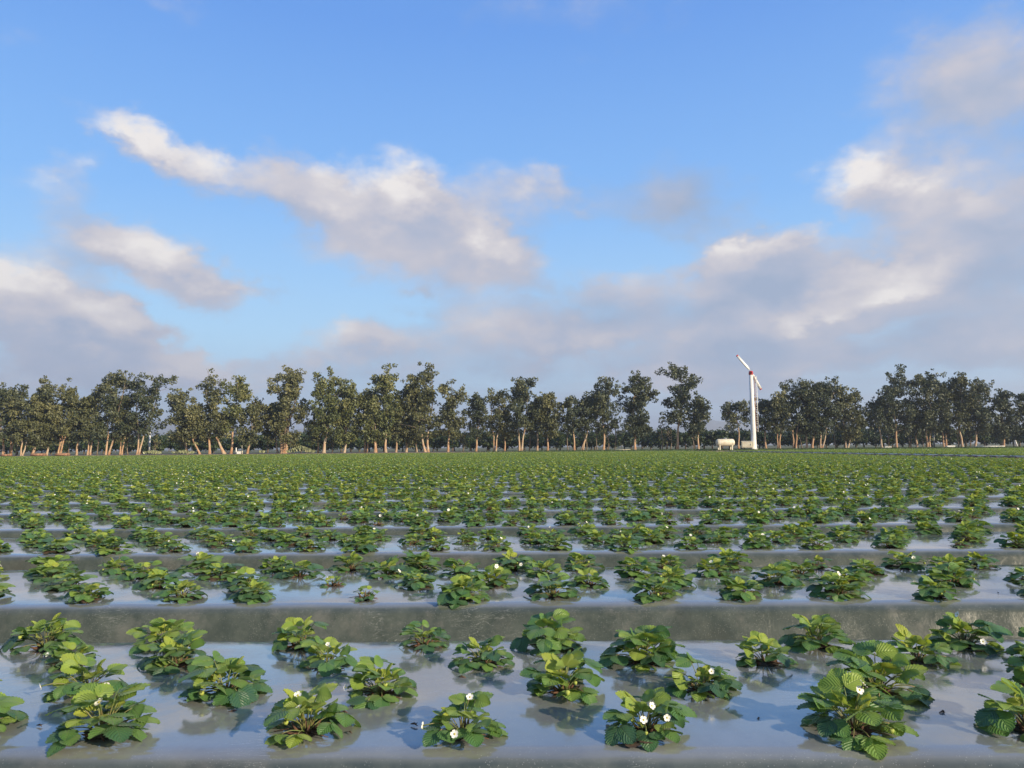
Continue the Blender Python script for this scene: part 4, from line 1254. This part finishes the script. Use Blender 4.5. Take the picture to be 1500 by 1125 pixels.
# ------------------------------------------------------------------ wind machine, cabinet, tank
def wind_machine():
    Y = 98.0; k = Y / FPX
    foot = at(1104.5, 657, Y); top = at(1100.0, 549, Y)
    root = empty('wind_machine', (foot.x, Y, 0.37))
    tag(root, 'tall white wind machine tower with red hub and two white blades, beside the tank', 'wind machine')
    H = top.z - 0.37; lx = top.x - foot.x
    mb = MB(); tube(mb, [(0, 0, -0.1), (0, 0, 0.12), (0.0, 0, 0.12), (lx * 0.05, 0, 0.5), (lx * 0.5, 0, H * 0.5), (lx, 0, H)], [0.46, 0.46, 0.36, 0.345, 0.29, 0.235], 20, 0)
    mesh_obj('tower', mb.mesh('tower', [M['white']]), root)
    mb = MB(); tube(mb, [(lx, 0, H), (lx, 0, H + 0.05), (lx, 0, H + 0.42), (lx, 0, H + 0.50)], [0.27, 0.29, 0.27, 0.16], 14, 0)
    tube(mb, [(lx, 0.2, H + 0.24), (lx, -0.48, H + 0.30)], [0.17, 0.12], 10, 0)
    mesh_obj('gearbox', mb.mesh('gearbox', [M['red']]), root)
    for (u0, u1, dy, z0) in (((-0.22, 0.30), (-1.95, 2.25), -0.40, 0), ((0.20, 0.02), (1.42, -2.15), 0.30, 1)):
        a = Vector((lx + u0[0], -0.42 if z0 == 0 else 0.36, H + 0.24 + u0[1])); b = Vector((lx + u1[0], a.y + dy * 0.6, H + 0.24 + u1[1]))
        d = (b - a); L = d.length; d.normalize()
        side = d.cross(Vector((0.10, 1, 0.05))).normalized(); th = d.cross(side).normalized()
        mb = MB(); tip = MB()
        def sect(t, w, h):
            c = a + d * (L * t); tw = rad(20 - 14 * t); s2 = side * math.cos(tw) + th * math.sin(tw); t2 = th * math.cos(tw) - side * math.sin(tw)
            return [tuple(c + s2 * (w * q) + t2 * (h * r)) for q, r in ((-1, 0), (-0.5, 0.8), (0.4, 1), (1, 0.15), (0.4, -0.6), (-0.5, -0.5))]
        def loft(m, secs):
            v = [p for s_ in secs for p in s_]; f = []
            for i in range(len(secs) - 1):
                for j in range(6): f.append((i * 6 + j, i * 6 + (j + 1) % 6, (i + 1) * 6 + (j + 1) % 6, (i + 1) * 6 + j))
            f += [tuple(range(6))[::-1], tuple(range((len(secs) - 1) * 6, len(secs) * 6))]
            m.add(v, f, 0)
        loft(mb, [sect(0, 0.06, 0.05), sect(0.07, 0.07, 0.05), sect(0.12, 0.16, 0.06), sect(0.25, 0.185, 0.05), sect(0.6, 0.175, 0.04), sect(0.94, 0.16, 0.03)])
        loft(tip, [sect(0.94, 0.164, 0.032), sect(0.985, 0.155, 0.03), sect(1.0, 0.12, 0.02)])
        bl = mesh_obj('blade', mb.mesh('blade', [M['white']]), root)
        mesh_obj('blade_tip', tip.mesh('blade_tip', [M['red']]), bl)
    # ladder up the right side
    lt = at(1105.8, 551, Y); lb_ = at(1108.6, 633, Y)
    x1, z1 = lt.x - foot.x, lt.z - 0.37; x0, z0 = lb_.x - foot.x, lb_.z - 0.37
    ld = MB()
    tube(ld, [(x0 - 0.10, -0.12, z0), (x1 - 0.10, -0.12, z1)], [0.045, 0.045], 6, 0)
    tube(ld, [(x0 + 0.14, -0.16, z0), (x1 + 0.14, -0.16, z1)], [0.05, 0.05], 6, 1)
    la = mesh_obj('ladder', ld.mesh('ladder', [M['rust'], M['white']]), root)
    rg = MB(); tube(rg, [(-0.10, 0, 0), (0.14, -0.04, 0)], [0.03, 0.03], 5, 0); rm = rg.mesh('rung', [M['white']])
    n = 24
    for i in range(n):
        t = (i + 0.5) / n
        mesh_obj('rung', rm, la, (x0 + (x1 - x0) * t, -0.12, z0 + (z1 - z0) * t))
    br = MB()
    for t in (0.06, 0.35, 0.65, 0.95):
        z = z0 + (z1 - z0) * t; x = x0 + (x1 - x0) * t
        box(br, lx * z / H, -0.06, z - 0.03, x, 0.0, z + 0.03)
    mesh_obj('ladder_bracket', br.mesh('ladder_bracket', [M['grey']]), root)
wind_machine()

def cabinet():
    Y = 97.5
    a = at(1086.5, 657, Y); b = at(1101, 646, Y); z0 = 0.37
    w = b.x - a.x; zb = 0.62; zt = b.z
    root = empty('engine_cabinet', ((a.x + b.x) / 2, Y, z0), rad(-14)); tag(root, 'white boxy engine cabinet on short dark legs at the foot of the wind machine', 'cabinet')
    mb = MB(); box(mb, -w / 2, -0.45, zb - z0, w / 2, 0.45, zt - z0 - 0.06, 0, bevel=0.025); mesh_obj('body', mb.mesh('body', [M['cream']], False), root)
    mb = MB(); box(mb, -w / 2 - 0.04, -0.5, zt - z0 - 0.06, w / 2 + 0.04, 0.5, zt - z0, 0, bevel=0.015); mesh_obj('lid', mb.mesh('lid', [M['white']], False), root)
    mb = MB(); box(mb, -w / 2 + 0.1, -0.475, zb - z0 + 0.08, w / 2 - 0.1, -0.452, zt - z0 - 0.14, 0, bevel=0.008); dr = mesh_obj('door', mb.mesh('door', [M['cream']], False), root)
    mb = MB(); box(mb, w / 2 - 0.24, -0.50, 0.55, w / 2 - 0.18, -0.476, 0.75); mesh_obj('handle', mb.mesh('handle', [M['dark']], False), dr)
    mb = MB(); box(mb, -0.04, -0.04, 0, 0.04, 0.04, zb - z0); lm = mb.mesh('leg', [M['dark']], False)
    for sx in (-1, 1):
        for sy in (-1, 1): mesh_obj('leg', lm, root, (sx * (w / 2 - 0.12), sy * 0.36, 0))
    mb = MB(); tube(mb, [(-0.3, 0.1, zt - z0), (-0.3, 0.1, zt - z0 + 0.4), (-0.22, 0.1, zt - z0 + 0.5)], [0.04, 0.04, 0.04], 8); mesh_obj('exhaust_pipe', mb.mesh('exhaust_pipe', [M['dark']]), root)
cabinet()

def tank():
    Y = 96.5; a = at(1048.5, 656.5, Y); b = at(1076, 642.8, Y)
    L = b.x - a.x; R = (b.z - at(1062, 653.6, Y).z) / 2; zc = b.z - R - 0.37
    root = empty('gas_tank', ((a.x + b.x) / 2, Y, 0.37), rad(5)); tag(root, 'long cream-white gas tank with domed ends on four short legs, left of the wind machine', 'tank')
    mb = MB(); pts = []; rs = []
    hl = L / 2
    for x, r in ((-hl, 0.02), (-hl + 0.03, 0.52), (-hl + 0.10, 0.80), (-hl + 0.19, 0.94), (-hl + 0.30, 1.0), (hl - 0.30, 1.0), (hl - 0.19, 0.94), (hl - 0.10, 0.80), (hl - 0.03, 0.52), (hl, 0.02)):
        pts.append((x, 0, zc)); rs.append(R * r)
    tube(mb, pts, rs, 24, 0); mesh_obj('tank_shell', mb.mesh('tank_shell', [M['cream']]), root)
    mb = MB()
    for sx in (-1, 1): tube(mb, [(sx * (hl - 0.44), 0, zc), (sx * (hl - 0.40), 0, zc)], [R * 1.012] * 2, 24)
    mesh_obj('weld_bands', mb.mesh('weld_bands', [M['white']]), root)
    mb = MB(); tube(mb, [(0, 0, zc + R - 0.03), (0, 0, zc + R + 0.10), (0, 0, zc + R + 0.15)], [0.24, 0.24, 0.10], 14); mesh_obj('filler_dome', mb.mesh('filler_dome', [M['grey']]), root)
    mb = MB(); box(mb, -0.07, -0.05, 0, 0.07, 0.05, zc - R * 0.55, bevel=0.01); lm = mb.mesh('leg', [M['cream']], False)
    for sx in (-1, 1):
        for sy in (-1, 1): mesh_obj('leg', lm, root, (sx * hl * 0.66, sy * R * 0.62, 0))
tank()

# ------------------------------------------------------------------ small things at the foot of the trees
def thing_at(name, px, Y, label, cat, rz=0, group=None):
    p = at(px, 655, Y); r = empty(name, (p.x, Y, 0.37), rz); tag(r, label, cat, group); return r
def post(px, Y, h, r, label, name='white_post', mat='white', tilt=0.0, cat='post'):
    root = thing_at(name, px, Y, label, cat)
    mb = MB(); tube(mb, [(0, 0, -0.05), (tilt, 0, h * 0.5), (tilt * 2, 0, h)], [r, r * 0.97, r * 0.95], 10); mesh_obj('shaft', mb.mesh('shaft', [M[mat]]), root)
    mb = MB(); tube(mb, [(tilt * 2, 0, h), (tilt * 2, 0, h + 0.04)], [r * 1.12, r * 1.05], 10); mesh_obj('cap', mb.mesh('cap', [M[mat]]), root)
post(219, row_y(219) + 14, 3.3, 0.13, 'tall plain white post in the gap between the trees at left')
post(346, row_y(346) - 1.2, 0.8, 0.075, 'short white marker post left of the small white box')
post(354.8, row_y(353) - 0.6, 1.1, 0.08, 'taller cream post standing behind the small white box', name='cream_post', mat='cream')
post(1487, row_y(1487) - 2.0, 0.92, 0.10, 'upright white pipe post near the right edge')
post(1490.5, row_y(1487) - 2.2, 0.92, 0.09, 'white pipe post leaning over beside the upright one near the right edge', tilt=-0.13)
post(1368.5, row_y(1368) + 8, 2.6, 0.13, 'grey-white post standing behind the trees at right', mat='grey')
def crate(px, w, h, label, cat='box', name='white_box', mat='white', d=0.5):
    root = thing_at(name, px, row_y(px) - 1.5, label, cat)
    mb = MB(); box(mb, -w / 2, -d / 2, 0, w / 2, d / 2, h - 0.05, bevel=0.015); mesh_obj('body', mb.mesh('body', [M[mat]], False), root)
    mb = MB(); box(mb, -w / 2 - 0.02, -d / 2 - 0.02, h - 0.05, w / 2 + 0.02, d / 2 + 0.02, h, bevel=0.01); mesh_obj('lid', mb.mesh('lid', [M[mat]], False), root)
crate(350, 0.40, 0.36, 'small white box on the ground between two white posts, left of the crooked pale tree')
crate(1392, 1.1, 0.28, 'flat white slab-like box lying at the foot of the trees at right', name='flat_white_box')
crate(1300, 0.9, 0.22, 'flat pale box lying left of the big hooked-top tree', name='flat_white_box')
def log_pile(px, n, L, r, label, mat='log', name='log_pile'):
    root = thing_at(name, px, row_y(px) - 1.4, label, 'logs')
    rng = random.Random(px); lay = 0; k = 0; per = n
    while k < n:
        for i in range(per):
            if k >= n: break
            y = (i - per / 2) * r * 2.05; z = r + lay * r * 1.75
            mb = MB(); l2 = L * rng.uniform(0.8, 1.05); ox = rng.uniform(-0.15, 0.15)
            tube(mb, [(-l2 / 2 + ox, y, z), (ox, y + 0.02, z + 0.01), (l2 / 2 + ox, y, z)], [r * rng.uniform(0.85, 1.1) for _ in range(3)], 9)
            mesh_obj('log' if mat == 'log' else 'pipe', mb.mesh('log', [M[mat]]), root); k += 1
        lay += 1; per = max(1, per - 1)
log_pile(57, 5, 1.4, 0.15, 'low stack of reddish cut logs between orange trunks near the left edge')
log_pile(94, 5, 1.2, 0.15, 'low stack of pale-topped logs right of the three-stemmed eucalyptus')
log_pile(10, 3, 0.8, 0.13, 'small heap of reddish logs in the bottom left corner of the tree row')
log_pile(1450, 9, 3.4, 0.09, 'long stack of white irrigation pipes on the ground near the right edge', 'white', 'pipe_stack')
log_pile(912, 3, 2.0, 0.08, 'few pale pipes lying left of the dense column-shaped tree', 'cream', 'pipe_stack')
def spiky(px, w, h, n, label, seed, cat='shrub'):
    rng = np.random.default_rng(seed); root = thing_at('spiky_shrub', px, row_y(px) - 1.6, label, cat)
    mb = MB()
    for i in range(n):
        x = rng.normal() * w * 0.33; x = max(-w / 2, min(w / 2, x)); y = rng.uniform(-0.6, 0.6)
        zt = h * (1 - (abs(x) / (w / 2)) ** 1.6 * 0.75) * rng.uniform(0.5, 1)
        d = Vector((x * 0.35 + rng.normal() * 0.25, y * 0.3 - 0.1, 1)).normalized()
        side = d.cross(Vector((rng.normal(), 1, rng.normal() * 0.3))).normalized()
        L = 0.36 * rng.uniform(0.7, 1.2); wd = 0.085 * rng.uniform(0.7, 1.2); c = Vector((x, y, max(0.1, zt - L * 0.6))); nn = d.cross(side)
        v = [c, c + side * wd + d * L * 0.35 + nn * 0.015, c + side * wd * 0.8 + d * L * 0.75, c + d * L, c - side * wd * 0.8 + d * L * 0.75, c - side * wd + d * L * 0.35 + nn * 0.015, c + d * L * 0.5 - nn * 0.04]
        mb.add([tuple(q) for q in v], [(0, 1, 6), (1, 2, 6), (2, 3, 6), (3, 4, 6), (4, 5, 6), (5, 0, 6)], 0, rng.uniform(0.1, 1))
    o = mesh_obj('spiky_leaves', mb.mesh('spiky_leaves', [M['cactus']], False), root); o['kind'] = 'stuff'
spiky(441, 3.1, 0.95, 420, 'wide mound of pale spiky leaves right of the big column-like eucalyptus', 1)
spiky(224, 1.6, 0.55, 130, 'small pale spiky shrub below the gap with the tall white post', 2)
spiky(268, 2.2, 0.5, 150, 'low whitish spiky shrub left of the leaning orange trunk', 3)
spiky(383, 0.5, 0.35, 40, 'tiny pale spiky tuft left of the big column-like eucalyptus', 4)

def verge():
    """grass strip between the field and the trees on the right"""
    rng = np.random.default_rng(12); n = 26000
    x = rng.uniform(-8, 82, n); y = rng.uniform(96.0, 101.5, n)
    keep = rng.random(n) < np.clip((x + 8) / 22, 0, 1); x, y = x[keep], y[keep]; n = len(x)
    h = rng.uniform(0.06, 0.17, n); a = rng.random(n) * 6.28; w = 0.05
    t = np.clip((y - 93) / 5, 0, 1); z = 0.38 * t * t * (3 - 2 * t) - 0.01
    v = np.empty((n, 3, 3))
    v[:, 0] = np.stack([x - w * np.cos(a), y - w * np.sin(a), z], 1); v[:, 1] = np.stack([x + w * np.cos(a), y + w * np.sin(a), z], 1)
    v[:, 2] = np.stack([x + rng.normal(size=n) * 0.04, y + rng.normal(size=n) * 0.04, z + h], 1)
    me = bpy.data.meshes.new('grass')
    me.vertices.add(n * 3); me.vertices.foreach_set('co', v.astype(np.float32).ravel())
    me.loops.add(n * 3); me.loops.foreach_set('vertex_index', np.arange(n * 3, dtype=np.int32))
    me.polygons.add(n); me.polygons.foreach_set('loop_start', np.arange(0, n * 3, 3, dtype=np.int32))
    me.materials.append(M['grass'])
    at2 = me.attributes.new('tone', 'FLOAT', 'POINT'); at2.data.foreach_set('value', np.repeat(rng.random(n), 3).astype(np.float32))
    me.update(calc_edges=True)
    o = mesh_obj('grass', me); tag(o, 'strip of short green grass between the field and the tree row', 'grass', kind='stuff')
verge()

# ------------------------------------------------------------------ haze
def haze():
    top = HILL_TOP + 6
    mb = MB(); box(mb, -4500, -4500, -1.0, 4500, 4500, top)
    m, g, out = material('thin_haze')
    pv = g.n('ShaderNodeVolumePrincipled'); pv.inputs['Color'].default_value = (0.80, 0.88, 1.0, 1); pv.inputs['Density'].default_value = HAZE; pv.inputs['Anisotropy'].default_value = 0.2
    g.link(pv.outputs[0], out.inputs['Volume'])
    o = mesh_obj('haze', mb.mesh('haze', [m], False)); tag(o, kind='stuff')
HAZE = 0.00045
haze()
